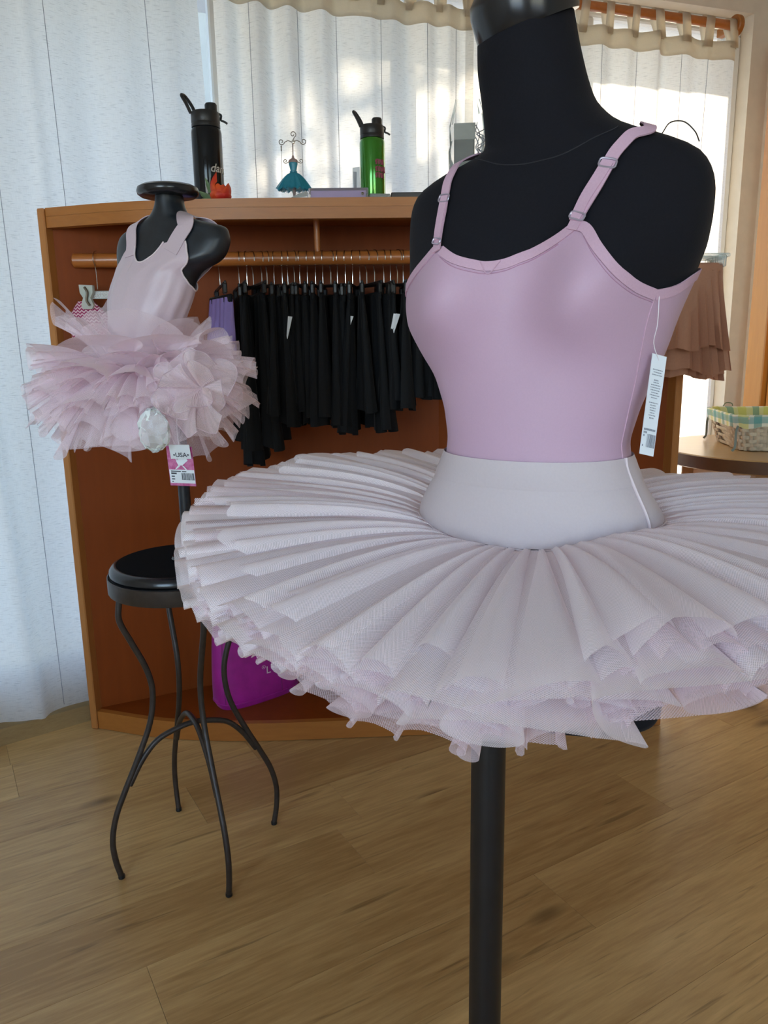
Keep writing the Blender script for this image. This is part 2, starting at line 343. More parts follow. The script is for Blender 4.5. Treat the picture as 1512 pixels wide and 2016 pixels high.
def linen():
    mm, t, p, o = _nt('linen'); t.nodes.remove(p)
    uv = N(t, 'ShaderNodeUVMap')
    m1 = N(t, 'ShaderNodeMapping'); m1.inputs['Scale'].default_value = (34, 520, 1); t.links.new(uv.outputs[0], m1.inputs[0])
    n1 = N(t, 'ShaderNodeTexNoise'); setin(n1, Scale=1.0, Detail=3.0); t.links.new(m1.outputs[0], n1.inputs['Vector'])
    m2 = N(t, 'ShaderNodeMapping'); m2.inputs['Scale'].default_value = (700, 40, 1); t.links.new(uv.outputs[0], m2.inputs[0])
    n2 = N(t, 'ShaderNodeTexNoise'); setin(n2, Scale=1.0, Detail=2.0); t.links.new(m2.outputs[0], n2.inputs['Vector'])
    r1 = N(t, 'ShaderNodeMapRange'); setin(r1, From_Min=.32, From_Max=.45, To_Min=.66, To_Max=1.0); t.links.new(n1.outputs[0], r1.inputs[0])
    r2 = N(t, 'ShaderNodeMapRange'); setin(r2, From_Min=.3, From_Max=.7, To_Min=.90, To_Max=1.0); t.links.new(n2.outputs[0], r2.inputs[0])
    fac = math_n(t, 'MULTIPLY', r1.outputs[0], r2.outputs[0])
    mx = N(t, 'ShaderNodeMix', data_type='RGBA'); t.links.new(fac, mx.inputs[0]); mx.inputs[6].default_value = (0.28, .27, .25, 1); mx.inputs[7].default_value = (0.86, .84, .80, 1)
    di = N(t, 'ShaderNodeBsdfDiffuse'); tl = N(t, 'ShaderNodeBsdfTranslucent')
    t.links.new(mx.outputs[2], di.inputs[0]); t.links.new(mx.outputs[2], tl.inputs[0])
    ms = N(t, 'ShaderNodeMixShader'); ms.inputs[0].default_value = .62; t.links.new(di.outputs[0], ms.inputs[1]); t.links.new(tl.outputs[0], ms.inputs[2])
    t.links.new(ms.outputs[0], o.inputs[0]); return mm
M_linen = linen()
M_hem = mat('linen_hem', (0.88, 0.82, 0.71), rough=.9, noise=.1, nscale=200, trans=.75)
M_seam = mat('linen_seam', (0.30, 0.30, 0.32), rough=.9, noise=.1)
def gingham():
    mm, t, p, o = _nt('gingham')
    uv = N(t, 'ShaderNodeUVMap'); sp = N(t, 'ShaderNodeSeparateXYZ'); t.links.new(uv.outputs[0], sp.inputs[0])
    def band(x, per, lo, ph=0.0):
        f = math_n(t, 'FRACT', math_n(t, 'ADD', math_n(t, 'DIVIDE', x, per), ph)); return math_n(t, 'LESS_THAN', f, lo)
    u, v = sp.outputs[0], sp.outputs[1]
    col = None
    mixf = lambda prev, fac, c: _mx(t, prev, fac, c)
    def _mx(t, prev, fac, c):
        n = N(t, 'ShaderNodeMix', data_type='RGBA'); t.links.new(fac, n.inputs[0])
        if isinstance(prev, tuple): n.inputs[6].default_value = c4(prev)
        else: t.links.new(prev, n.inputs[6])
        n.inputs[7].default_value = c4(c); return n.outputs[2]
    half = lambda x: math_n(t, 'MULTIPLY', x, .6)
    base = (0.80, 0.80, 0.66)
    c = _mx(t, base, half(band(u, .085, .33)), (0.62, 0.62, 0.08))
    c = _mx(t, c, half(band(v, .085, .33)), (0.62, 0.62, 0.08))
    c = _mx(t, c, half(band(u, .085, .25, .5)), (0.02, 0.27, 0.22))
    c = _mx(t, c, half(band(v, .085, .25, .5)), (0.04, 0.34, 0.36))
    t.links.new(c, p.inputs['Base Color']); p.inputs['Roughness'].default_value = .85
    return mm
M_gingham = gingham()
def chevron():
    mm, t, p, o = _nt('chevron_sequins')
    tc = N(t, 'ShaderNodeUVMap'); sp = N(t, 'ShaderNodeSeparateXYZ'); t.links.new(tc.outputs[0], sp.inputs[0])
    z = math_n(t, 'PINGPONG', sp.outputs[0], .006)
    f = math_n(t, 'FRACT', math_n(t, 'DIVIDE', math_n(t, 'ADD', sp.outputs[1], z), .009))
    b = math_n(t, 'LESS_THAN', f, .45)
    n = N(t, 'ShaderNodeMix', data_type='RGBA'); t.links.new(b, n.inputs[0]); n.inputs[6].default_value = (0.32, 0.012, 0.10, 1); n.inputs[7].default_value = (0.75, 0.55, 0.60, 1)
    t.links.new(n.outputs[2], p.inputs['Base Color']); p.inputs['Roughness'].default_value = .35; return mm
M_chev = chevron()

# ------------------------------------------------------------------ the room
A1, A2 = R(36.24), R(18.5)
d1 = np.array([math.cos(A1), math.sin(A1)]); n1 = np.array([-math.sin(A1), math.cos(A1)])
d2 = np.array([math.cos(A2), math.sin(A2)]); n2 = np.array([-math.sin(A2), math.cos(A2)])
KC = np.array([-.515, 2.621])                         # the corner of the curtain line
def isect(p, d, q, e):
    A = np.array([[d[0], -e[0]], [d[1], -e[1]]]); t = np.linalg.solve(A, np.array(q) - np.array(p)); return np.array(p) + t[0] * np.array(d)
WO = 0.075
KW = isect(KC + n1 * WO, d1, KC + n2 * WO, d2)        # wall corner
dr = np.array([.317, -.948]); nr = np.array([.948, .317])
KE = isect(KW, d2, np.array([1.60, 3.32]), dr)        # right end of the window wall
KR = KE + dr * 1.35
KL = KW - d1 * ((KW[0] + 2.5) / d1[0])
REAR, RX = -2.0, 2.45
ZC = 2.66
room = [tuple(KL), tuple(KW), tuple(KE), tuple(KR), (RX, 0.8), (RX, REAR), (-2.5, REAR)]
def clip_poly(poly, clip):
    out_ = list(poly)
    for i in range(len(clip)):
        a = np.array(clip[i]); b = np.array(clip[(i + 1) % len(clip)]); e = b - a; inp = out_; out_ = []
        side = lambda p: e[0] * (p[1] - a[1]) - e[1] * (p[0] - a[0])      # clockwise: inside is negative
        for k in range(len(inp)):
            p, q = inp[k], inp[(k + 1) % len(inp)]; sp_, sq = side(p), side(q)
            if sp_ <= 1e-9: out_.append(p)
            if (sp_ < -1e-9 and sq > 1e-9) or (sp_ > 1e-9 and sq < -1e-9):
                t = sp_ / (sp_ - sq); out_.append((p[0] + t * (q[0] - p[0]), p[1] + t * (q[1] - p[1])))
        if not out_: return []
    return out_
big = [(p[0] * 1.02, p[1] * 1.02 if p[1] > 0 else p[1] - .05) for p in room]
fl = struct(MB().prism([tuple(p) for p in room][::-1], -.12, -.012).build('floor', M_concrete, smooth=False)); tag(fl, 'oak-look laminate floor of the shop')
struct(MB().prism([tuple(p) for p in room][::-1], ZC, ZC + .1).build('ceiling', M_ceil, smooth=False))
PW, PLn, PA = .192, 1.285, R(30.3)
ca, sa = math.cos(PA), math.sin(PA)
full_me = None; idx = 0
for r_ in range(-22, 26):
    sh = rnd.uniform(0, 1)
    for c_ in range(-6, 6):
        u0, v0 = (c_ + sh) * PLn, r_ * PW
        g = .0003
        loc_poly = [(g, g), (PLn - g, g), (PLn - g, PW - g), (g, PW - g)]
        wp = [(ca * (u0 + x) - sa * (v0 + y), sa * (u0 + x) + ca * (v0 + y)) for x, y in loc_poly]
        cp = clip_poly(wp, room)
        if len(cp) < 3: continue
        lp = [(ca * x + sa * y - u0, -sa * x + ca * y - v0) for x, y in cp]
        ar = abs(sum(lp[i][0] * lp[(i + 1) % len(lp)][1] - lp[(i + 1) % len(lp)][0] * lp[i][1] for i in range(len(lp)))) / 2
        if ar < .0015: continue
        if ar > PLn * PW * .985:
            if full_me is None: full_me = MB().prism(loc_poly, -.012, 0, .0003).build('floor_plank', M_floor, smooth=False, mesh_only=True)
            me = full_me
        else: me = MB().prism(lp, -.012, 0, 0).build('floor_plank', M_floor, smooth=False, mesh_only=True)
        o = bpy.data.objects.new('floor_plank', me); COL.objects.link(o); o.parent = fl
        o.location = (ca * u0 - sa * v0, sa * u0 + ca * v0, 0); o.rotation_euler = (0, 0, PA)
def wallseg(name, p, q, z0, z1, th=.2, outw=None, material=M_wall):
    p = np.array(p); q = np.array(q); d = (q - p) / np.linalg.norm(q - p); n = np.array([-d[1], d[0]])
    return [tuple(p), tuple(q), tuple(q + n * th), tuple(p + n * th)], z0, z1
def wall(name, pieces, material=M_wall):
    b = MB()
    for p, q, z0, z1 in pieces:
        poly, z0, z1 = wallseg(name, p, q, z0, z1); b.prism(poly, z0, z1)
    return struct(b.build(name, material, smooth=False))
SILL, HEAD, EAVE = .19, 2.42, .60
L1 = np.linalg.norm(KW - KL); L2 = np.linalg.norm(KE - KW)
post = .07
wall('wall_left', [((-2.5, REAR), KL, 0, ZC), (KL, KL + d1 * .35, SILL, HEAD), (KL, KW, -.1, SILL), (KL, KW, HEAD, ZC)])
wall('wall_back', [(KW, KE, -.1, SILL), (KW, KE, HEAD, ZC), (KE - d2 * .09, KE, SILL, HEAD)])
wall('wall_right', [(KE, KR, -.1, ZC), (KR, (RX, .8), -.1, ZC), ((RX, .8), (RX, REAR), -.1, ZC)])
rw = [((RX, REAR), (1.9, REAR), -.1, ZC), ((.4, REAR), (-.5, REAR), -.1, ZC), ((-2.0, REAR), (-2.5, REAR), -.1, ZC),
      ((1.9, REAR), (.4, REAR), -.1, .8), ((1.9, REAR), (.4, REAR), 2.3, ZC), ((-.5, REAR), (-2.0, REAR), -.1, .8), ((-.5, REAR), (-2.0, REAR), 2.3, ZC)]
wall('wall_rear', rw)
def win(name, p, q, z0, z1, depth, nm, edges=True):
    p = np.array(p, float); q = np.array(q, float); d = (q - p) / np.linalg.norm(q - p); n = np.array([-d[1], d[0]]); L = np.linalg.norm(q - p)
    ang = math.atan2(d[1], d[0]); root = bpy.data.objects.new(name, None); COL.objects.link(root)
    base = np.array([*(p + d * L / 2 + n * depth), z0]); root.location = base; WL[root] = base; struct(root)
    def bar(x0, x1, a0, a1, nme, wd=.06):
        c = p + d * (x0 + x1) / 2 + n * depth
        MB().box((c[0], c[1], (a0 + a1) / 2), (x1 - x0, wd, a1 - a0), rotz(ang), bev=.006).build(nme, M_frame, root, smooth=False)
    bar(0, L, z0, z0 + .06, 'frame_rail'); bar(0, L, z1 - .06, z1, 'frame_rail')
    for i in range(nm + 1):
        x = i * (L - .06) / nm
        if edges or i < nm: bar(x, x + .06, z0 + .06, z1 - .06, 'mullion')
        if i < nm:
            xa, xb = x + .06, (i + 1) * (L - .06) / nm; c = p + d * (xa + xb) / 2 + n * depth
            MB().box((c[0], c[1], (z0 + z1) / 2), (xb - xa, .006, z1 - z0 - .12), rotz(ang)).build('glass_pane', M_glass, root, smooth=False)
    return root
win('window_1', KL + d1 * .35, KW + d1 * .03, SILL, HEAD, .09, 3, edges=False)
win('window_2', KW + d2 * .032, KE - d2 * .09, SILL, HEAD, .09, 3)
win('window_3', (-.5, REAR), (-2.0, REAR), .8, 2.3, .12, 2)
win('window_4', (1.9, REAR), (.4, REAR), .8, 2.3, .12, 2)
# shallow eave outside above the two windows: it shades the top of the curtains
for nm_, p_, q_ in (('trim_2', KL, KW), ('trim_3', KW, KE + d2 * .19)):
    n_ = n1 if nm_ == 'trim_2' else n2; p_ = np.array(p_); q_ = np.array(q_)
    struct(MB().prism([tuple(p_ + n_ * .19), tuple(q_ + n_ * .19), tuple(q_ + n_ * EAVE), tuple(p_ + n_ * EAVE)], HEAD + .002, HEAD + .07).build(nm_, M_frame, smooth=False))
# skirting step under the left curtain, and under the back one
bb = [tuple(KL - n1 * .0), tuple(KL - n1 * WO), tuple(KC), tuple(KW)]
M_base = wood('oak_skirting', (0.40, 0.28, 0.13), (0.24, 0.15, 0.06), rough=.4, scale=6.0, stretch=(.3, 1, 3))
struct(MB().prism([tuple(KL), tuple(KL - n1 * WO), tuple(KC), tuple(KW)], 0, .055, .004).build('baseboard_left', M_base, smooth=False))
struct(MB().prism([tuple(KW), tuple(KC), tuple(KE - n2 * WO - d2 * .02), tuple(KE - d2 * .02)], 0, .055, .004).build('baseboard_back', M_base, smooth=False))
# orange wooden panel door on the right wall
dp = [KE + dr * .075, KE + dr * 1.02]
dirp = dr; angp = math.atan2(dr[1], dr[0])
root = bpy.data.objects.new('door_1', None); COL.objects.link(root); c_ = (dp[0] + dp[1]) / 2 - nr * .02; root.location = (c_[0], c_[1], 0); WL[root] = np.array([c_[0], c_[1], 0]); struct(root)
def dbar(t0, t1, z0, z1, nm, th=.04, o_=.02):
    c = KE + dr * (t0 + t1) / 2 - nr * o_
    MB().box((c[0], c[1], (z0 + z1) / 2), (t1 - t0, th, z1 - z0), rotz(angp), bev=.004).build(nm, M_door, root, smooth=False)
dbar(.075, .17, .0, 2.3, 'door_frame', .06, .031); dbar(.93, 1.02, .0, 2.3, 'door_frame', .06, .031); dbar(.17, .93, 2.2, 2.3, 'door_frame', .06, .031)
dbar(.175, .925, .005, 2.195, 'door_leaf', .035, .02)
# paving outside
struct(MB().box((0, 12, -.2), (60, 60, .1)).build('ground', M_concrete, smooth=False))

# ------------------------------------------------------------------ unseen house and thin tree added outside to shade the left and middle curtains
hs = thing('unseen_shade_house', 'plain plastered house across the yard, shading the left windows', 'house', (-3.8, 13.0, -.15))
MB().box((-4.0, 13.0, 2.7), (10.5, 4.0, 5.7)).build('wall', mat('pale_render', (.40, .40, .38), rough=.9, noise=.1, nscale=3), hs, smooth=False)
b = MB(); b.add([(-9.3, 10.8, 5.55), (1.5, 10.8, 5.55), (1.5, 13, 7.2), (-9.3, 13, 7.2), (1.5, 15.2, 5.55), (-9.3, 15.2, 5.55)], [(0, 1, 2, 3), (3, 2, 4, 5), (1, 4, 2), (0, 3, 5), (0, 5, 4, 1)])
b.build('roof', mat('roof_tile', (.20, .11, .08), rough=.8, noise=.2, nscale=6), hs, smooth=False)
for x_ in (-7.2, -4.4, -1.6):
    MB().box((x_, 10.99, 2.2), (1.1, .06, 1.3)).build('window', mat('dark_pane', (.05, .06, .07), rough=.1), hs, smooth=False)
tr_ = thing('unseen_shade_tree', 'thin leafy tree standing at the corner of the neighbouring house', 'tree', (1.45, 10.0, -.15))  # added out of view to break up the sun on the middle curtain
MB().tube(catmull([(1.45, 10.0, -.15), (1.43, 10.02, 1.2), (1.40, 9.98, 2.6), (1.42, 10.0, 4.6)], 4), .05, 10).build('trunk', mat('bark', (.10, .07, .05), rough=.9, noise=.4, nscale=12), tr_)
rr = np.random.RandomState(11); b = MB()
for k in range(2600):
    d = rr.normal(0, 1, 3); d /= np.linalg.norm(d); rad = rr.uniform(.05, 1) ** .45; c = np.array([1.42, 10.0, 4.7]) + d * rad * np.array([.52, .5, 2.7])
    u_ = rr.normal(0, 1, 3); u_ /= np.linalg.norm(u_); v_ = np.cross(u_, rr.normal(0, 1, 3)); v_ /= np.linalg.norm(v_); s_ = rr.uniform(.045, .085)
    b.add([c - u_ * s_, c + v_ * s_ * .5, c + u_ * s_, c - v_ * s_ * .5], [(0, 1, 2, 3)])
tag(b.build('foliage', mat('tree_leaf', (.07, .13, .03), rough=.6, noise=.3, trans=.25), tr_, smooth=False), kind='stuff')

# ------------------------------------------------------------------ curtains
def pathpt(seg, s):
    return (KC - d1 * s, n1) if seg == 1 else (KC + d2 * s, n2)
def curtain(label, seg, s0, s1, ztop, zbot, folds, seed, off=.0, flare=0.0, header=True, seams=(), rod_z=2.335, gapfn=None):
    rr = random.Random(seed); p0, n_ = pathpt(seg, (s0 + s1) / 2)
    root = thing('curtain', label, 'curtain', (p0[0], p0[1], zbot))
    nu, nv = 230, 26
    ph = [(rr.uniform(0, 6.28), rr.uniform(.6, 1.5), rr.uniform(.4, 1)) for _ in range(5)]
    L = abs(s1 - s0)
    bigf = [((q_ + .5 + rr.uniform(-.3, .3)) / max(2, int(L / .27)), .017 / L, rr.uniform(.014, .026)) for q_ in range(max(2, int(L / .27)))]
    def off_(x, z):
        h = (ztop - z) / (ztop - zbot)
        w_ = 0
        for k, (a, fm, am) in enumerate(ph):
            w_ += am * math.sin(2 * PI * folds * fm * x + a + .35 * math.sin(2.2 * h + k) * (1 + k * .3))
        amp = .013 + .014 * h
        big_ = sum(a2 * math.exp(-((x - x0 - .02 * math.sin(h * 2 + k2)) / w2) ** 2) for k2, (x0, w2, a2) in enumerate(bigf))
        return amp * w_ / 1.4 - big_ * (.55 + .45 * h)
    def P(x, z, extra=0.0):
        h = (ztop - z) / (ztop - zbot)
        s_ = s0 + (s1 - s0) * x + flare * h * (x - .5) * (s1 - s0)
        if gapfn: s_ += gapfn(x, h)
        p, n = pathpt(seg, s_); q = p + n * (off - .012 + off_(x, z) + extra)
        return (q[0], q[1], z)
    xs = np.linspace(0, 1, nu); zs_ = [ztop - (ztop - zbot) * (k / (nv - 1)) for k in range(nv)]
    G = [[P(x, z) for x in xs] for z in zs_]
    uv = [[(x * L * 1.25, z) for x in xs] for z in zs_]
    MB().grid(np.array(G), uv=np.array(uv)).build('cloth', M_linen, root, ang=180)
    if header:
        hz = np.linspace(ztop - .062, ztop + .002, 4)
        for e in (-.0018, .0018): pass
        G2 = np.array([[P(x, z, -.0022) for x in xs] for z in hz]); G3 = np.array([[P(x, z, .0022) for x in xs] for z in hz[::-1]])
        MB().grid(np.concatenate([G2, G3]), cu=True).build('header_hem', M_hem, root, ang=180)
        nt_ = max(2, int(L / .105)); tb = (rod_z - ztop)
        for k in range(nt_ + 1):
            x = (k + .5 * rr.uniform(-.25, .25)) / nt_; x = min(max(x, .012), .988)
            p = np.array(P(x, ztop)); dd = d1 if seg == 1 else d2; nn = n1 if seg == 1 else n2
            c = np.array([*(pathpt(seg, s0 + (s1 - s0) * x)[0] + nn * off), rod_z]); pts = []
            for a in np.linspace(-PI / 2 - 1.15, PI / 2 + 1.15, 17):
                if abs(a) > PI / 2 + .05: continue
                pts.append(c + np.array([*(nn * math.sin(a) * .021), math.cos(a) * .021]))
            lo = np.array([p[0], p[1], ztop - .02]); pts = [lo - np.array([*nn, 0]) * .004] + pts + [lo + np.array([*nn, 0]) * .004]
            pts = catmull(pts, 3); nr_ = []
            T = np.gradient(pts, axis=0); S = np.array([dd[0], dd[1], 0]); nr_ = np.cross(S, T); nr_ /= np.linalg.norm(nr_, axis=1, keepdims=True) + 1e-9
            MB().ribbon(pts, nr_, .034 * rr.uniform(.85, 1.15), .0016).build('tab_loop', M_hem, root, ang=180)
    for x in seams:
        pts = [P(x, z, -.0012) for z in np.linspace(ztop - .06, zbot + .01, 30)]
        MB().tube(pts, .0009, 4).build('seam', M_seam, root)
    hz = np.linspace(zbot, zbot + .03, 3)
    return root
ZT, ZB = 2.268, .062
curtain('left linen curtain, cool blue-white, hanging beside the cabinet down to the skirting', 1, .026, 2.2, ZT, ZB, 9, 3, seams=(.075, .21, .285, .40, .52, .66, .8), off=.022, flare=.04, gapfn=lambda x, h: -.020 * h * max(0, 1 - x * 3))
curtain('middle linen curtain behind the water bottles and the neck of the tall dress form', 2, .020, .885, ZT, ZB, 7, 12, seams=(.12, .30, .45, .62, .80, .93))
curtain('rightmost linen curtain, glowing in the sun behind the basket table', 2, .86, 1.972, ZT, ZB, 8, 21, seams=(.15, .33, .47, .62, .78, .9))
def curtain_rod(label, seg, s0, s1, ends):
    z = 2.335; p0, n_ = pathpt(seg, s0); p1, _ = pathpt(seg, s1)
    root = thing('curtain_rod', label, 'curtain rod', (p0[0], p0[1], z))
    MB().tube([(p0[0], p0[1], z), (p1[0], p1[1], z)], .0165, 20).build('pole', M_rod, root)
    ang = math.atan2((p1 - p0)[1], (p1 - p0)[0])
    for e in ends:
        p, n = pathpt(seg, e)
        M = (Matrix.Rotation(ang, 3, 'Z') @ Matrix.Rotation(PI / 2, 3, 'Y'))
        c = p
        br = MB().lathe([(.012, -.012), (.034, -.012), (.038, -.008), (.038, .008), (.034, .012), (.012, .012)], 28, (c[0], c[1], z), M=M).build('end_bracket', M_cab_edge, root)
        q = p + n * .04
        MB().box((q[0], q[1], z), (.03, .09, .03), rotz(math.atan2(n[1], n[0]) - PI / 2), bev=.003).build('bracket_arm', M_cab_edge, root, smooth=False)
        b = MB()
        for dz in (-.014, .014):
            e3 = np.array([*(p - (d1 if seg == 1 else d2) * .013), z + dz])
            b.lathe([(.003, -.001), (.004, 0), (.003, .002)], 8, tuple(e3), M=M)
        b.build('screw', M_bronze, br)
curtain_rod('wooden curtain rod holding the middle and right linen curtains', 2, .02, 1.995, (1.985,))
curtain_rod('wooden curtain rod above the left linen curtain', 1, .02, 2.25, (1.9,))

# ------------------------------------------------------------------ display cabinet
CT = 1.555
front = catmull([(-.914, 2.237), (-.68, 2.165), (-.42, 2.14), (-.13, 2.15), (.2, 2.165), (.55, 2.18), (.832, 2.195)], 5)
back = catmull([(-.914, 2.262), (-.74, 2.345), (-.58, 2.42), (-.28, 2.485), (.0, 2.52), (.185, 2.535)], 5)
side = [(.185, 2.535), (.828, 2.232)]
cab = thing('display_cabinet', 'brown wooden display cabinet with hanging rail, bowed front and honey-coloured top edge', 'cabinet', (-.05, 2.25, 0))
outl = [tuple(p) for p in front] + [(.84, 2.25), (.20, 2.56)] + [tuple(p) for p in back[::-1][1:]]
def ext(poly, z0, z1): return MB().prism(poly, z0, z1)
def fan_prism(fr, bk, z0, z1):           # concave-safe slab between two polylines of equal count
    n = 40
    def rs(P):
        P = np.array(P); L = np.r_[0, np.cumsum(np.linalg.norm(np.diff(P, axis=0), axis=1))]; t = np.linspace(0, L[-1], n)
        return np.stack([np.interp(t, L, P[:, 0]), np.interp(t, L, P[:, 1])], 1)
    a, b = rs(fr), rs(bk)
    G = np.array([[(*a[i], z0), (*a[i], z1), (*b[i], z1), (*b[i], z0)] for i in range(n)])
    m_ = MB(); m_.grid(G, cv=True); m_.f.append((0, 1, 2, 3)); m_.f.append(tuple((n - 1) * 4 + k for k in (3, 2, 1, 0))); return m_
bk_full = [tuple(p) for p in back] + [(.828, 2.232)]
def offp(P, d):
    P = np.array(P, float); T = np.gradient(P, axis=0); T /= np.linalg.norm(T, axis=1, keepdims=True); return P + np.stack([-T[:, 1], T[:, 0]], 1) * d
fan_prism(front, offp(bk_full, .016), CT - .022, CT).build('top_board', M_cab_edge, cab, ang=30)
fan_prism(front, offp(front, .03), CT - .052, CT - .0225).build('top_rail', M_cab_edge, cab, ang=30)
fan_prism(offp(front, .02), bk_full, .04, .06).build('shelf_floor', M_cab_dark, cab, ang=30)
fan_prism(front, offp(front, .02), 0.002, .06).build('plinth', M_cab_edge, cab, ang=30)
fan_prism(back, offp(back, .014), .002, CT - .0221).build('back_panel', M_cab_dark, cab, ang=30)
fan_prism(side, offp(side, .014), .002, CT - .0221).build('right_panel', M_cab_dark, cab, ang=30)
MB().box((-.922, 2.258, CT / 2), (.022, .05, CT - .002), rotz(R(-12)), bev=.003).build('left_upright', M_cab_vert, cab, smooth=False)
MB().box((.836, 2.220, CT / 2), (.022, .05, CT - .002), rotz(R(12)), bev=.003).build('right_upright', M_cab_vert, cab, smooth=False)
RZ = 1.42
rodp = lambda x: 2.275 + (x + .86) * .055
MB().tube([(-.868, rodp(-.868), RZ), (-.862, rodp(-.86), RZ), (.72, rodp(.72), RZ)], [.012, .0195, .0195], 20).build('hanging_rail', M_rod, cab)
xs_ = -.178
MB().tube([(xs_, rodp(xs_), RZ + .015), (xs_, rodp(xs_) - .01, CT - .02)], .009, 12).build('rail_support', M_rod, cab)

# ------------------------------------------------------------------ hangers and skirts on the rail
def make_hanger(label, group, wire=M_silver, bar=M_blackwire, bw=.115, drop=.092):
    r = thing('skirt_hanger', label, 'hanger', (0, 0, 0), group)
    pts = []
    for a in np.linspace(R(200), R(-70), 16): pts.append((0, .0225 * math.cos(a), -.0205 + .0222 * math.sin(a)))
    pts += [(0, .006, -.048), (0, 0, -.060), (0, 0, -drop)]
    MB().tube(catmull(pts, 2), .0014, 6).build('hook', wire, r)
    MB().box((0, 0, -drop - .004), (.006, 2 * bw, .009), bev=.002).build('bar', bar, r, smooth=False)
    for s in (-1, 1):
        b = MB(); b.box((0, s * bw * .82, -drop - .018), (.012, .022, .030), bev=.003); b.tube([(-.007, s * bw * .82, -drop - .012), (.007, s * bw * .82, -drop - .012)], .004, 8)
        b.build('clip', bar, r)
    return r
def skirt_mesh(seed, w0=.098, w1=.138, L=.36, thick=.015, fl=.042, nm='skirt_cloth', material=None, folds=5, hemvar=.02):
    rr = random.Random(seed); n = 64; rows = 12; G = []
    a1, a2, a3 = [rr.uniform(0, 6.28) for _ in range(3)]
    for j in range(rows):
        t = j / (rows - 1); ring = []
        for k in range(n):
            an = 2 * PI * k / n; y = math.cos(an); sx = math.sin(an)
            W = w0 + (w1 - w0) * t ** 1.2
            fold = math.sin(folds * PI * y + a1) * .55 + math.sin(folds * 1.7 * PI * y + a2 + t) * .35
            x = np.sign(sx) * abs(sx) ** .35 * (thick * .45 + fl * .35 * t) + fold * fl * .45 * (.15 + .85 * t)
            z = -L * t - hemvar * t * (math.sin(2 * y + a3) * .5 + .3 * math.sin(9 * y + a1)) + (.012 * t * y)
            ring.append((x, y * W, z))
        G.append(ring)
    b = MB(); b.grid(np.array(G), cv=True)
    return b
drop = .105
protos = [skirt_mesh(s, L=l, w1=w).build('s', M_skirt, mesh_only=True, ang=70) for s, l, w in ((1, .37, .145), (2, .345, .15), (3, .385, .14), (4, .36, .152), (5, .335, .138))]
band_me = MB().box((0, 0, 0), (.011, .2, .024), bev=.004).build('waistband', M_skirt, mesh_only=True)
tag_me = MB().add([(0, -.006, .028), (0, .010, .028), (0, .012, -.030), (0, .008, -.032), (.001, -.006, .028), (.001, .010, .028), (.001, .012, -.030), (.001, .008, -.032)], [(0, 3, 2, 1), (4, 5, 6, 7), (0, 1, 5, 4), (1, 2, 6, 5), (2, 3, 7, 6), (3, 0, 4, 7)]).build('price_tag', M_white, mesh_only=True)
ONES = 'first second third fourth fifth sixth seventh eighth ninth tenth eleventh twelfth thirteenth fourteenth fifteenth sixteenth seventeenth eighteenth nineteenth'.split()
def ordinal(i):
    if i < 19: return ONES[i]
    t, u = divmod(i + 1, 10); return {2: 'twent', 3: 'thirt', 4: 'fort'}[t] + ('ieth' if u == 0 else 'y-' + ONES[u - 1])
h0 = make_hanger('silver-hooked black hanger, first from the left holding a black skirt', 'hangers on the cabinet rail')
cloth_first = True
xs_h = []
x = -.405
while x < .185:
    xs_h.append(x); x += rnd.uniform(.014, .026)
tagged = {6, 13, 19, 21, 22, 27}
for i, x in enumerate(xs_h):
    h = h0 if i == 0 else copy_tree(h0)
    h['label'] = 'silver-hooked black hanger, %s from the left holding a black skirt' % ordinal(i)
    y = rodp(x); ry = rnd.uniform(-.30, .30) + .22; jx = rnd.uniform(-.05, .05)
    h.location = (x, y, RZ + .0195); h.rotation_euler = (jx, 0, ry)
    Lf = 1.18 if i < 3 else (1.0 if i < 8 else .94 - .20 * max(0, (x + .08)) / .25)
    s = bpy.data.objects.new('hanging_skirt', None); COL.objects.link(s)
    s.location = (x, y, RZ + .0195 - .128); s.rotation_euler = (jx, rnd.uniform(-.04, .04), ry); s.scale = (1, rnd.uniform(.9, 1.05), Lf * rnd.uniform(.95, 1.05))
    me = protos[(i * 7 + i // 3) % 5]
    o = bpy.data.objects.new('skirt_cloth', me); COL.objects.link(o); o.parent = s
    o = bpy.data.objects.new('waistband', band_me); COL.objects.link(o); o.parent = s; o.location = (0, 0, -.004)
    if i in tagged:
        o = bpy.data.objects.new('price_tag', tag_me); COL.objects.link(o); o.parent = s; o.location = (.010, -.118, -.085); o.rotation_euler = (.12, 0, .75)
        tag(s, 'black skirt showing a white paper price tag, %s from the left on the rail' % ordinal(i), 'skirt', 'black skirts on the rail')
    else: tag(s, 'plain black skirt, %s from the left in the row on the rail' % ordinal(i), 'skirt', 'black skirts on the rail')
# lilac skirt behind the small tutu
h = copy_tree(h0); hx = -.46; h.location = (hx, rodp(hx), RZ + .0195); h['label'] = 'silver hook hanger at the left end of the row, behind the small dress form'; h['group'] = ''
del h['group']
s = bpy.data.objects.new('hanging_skirt', None); COL.objects.link(s); s.location = (hx, rodp(hx), RZ + .0195 - .128); s.rotation_euler = (0, .05, .5)
tag(s, 'lilac skirt glimpsed through the tulle of the small tutu', 'skirt')
o = skirt_mesh(9, L=.31, w1=.12, nm='c').build('skirt_cloth', M_lilac, ang=70); o.parent = s
o = bpy.data.objects.new('waistband', band_me); COL.objects.link(o); o.parent = s; o.location = (0, 0, -.004)

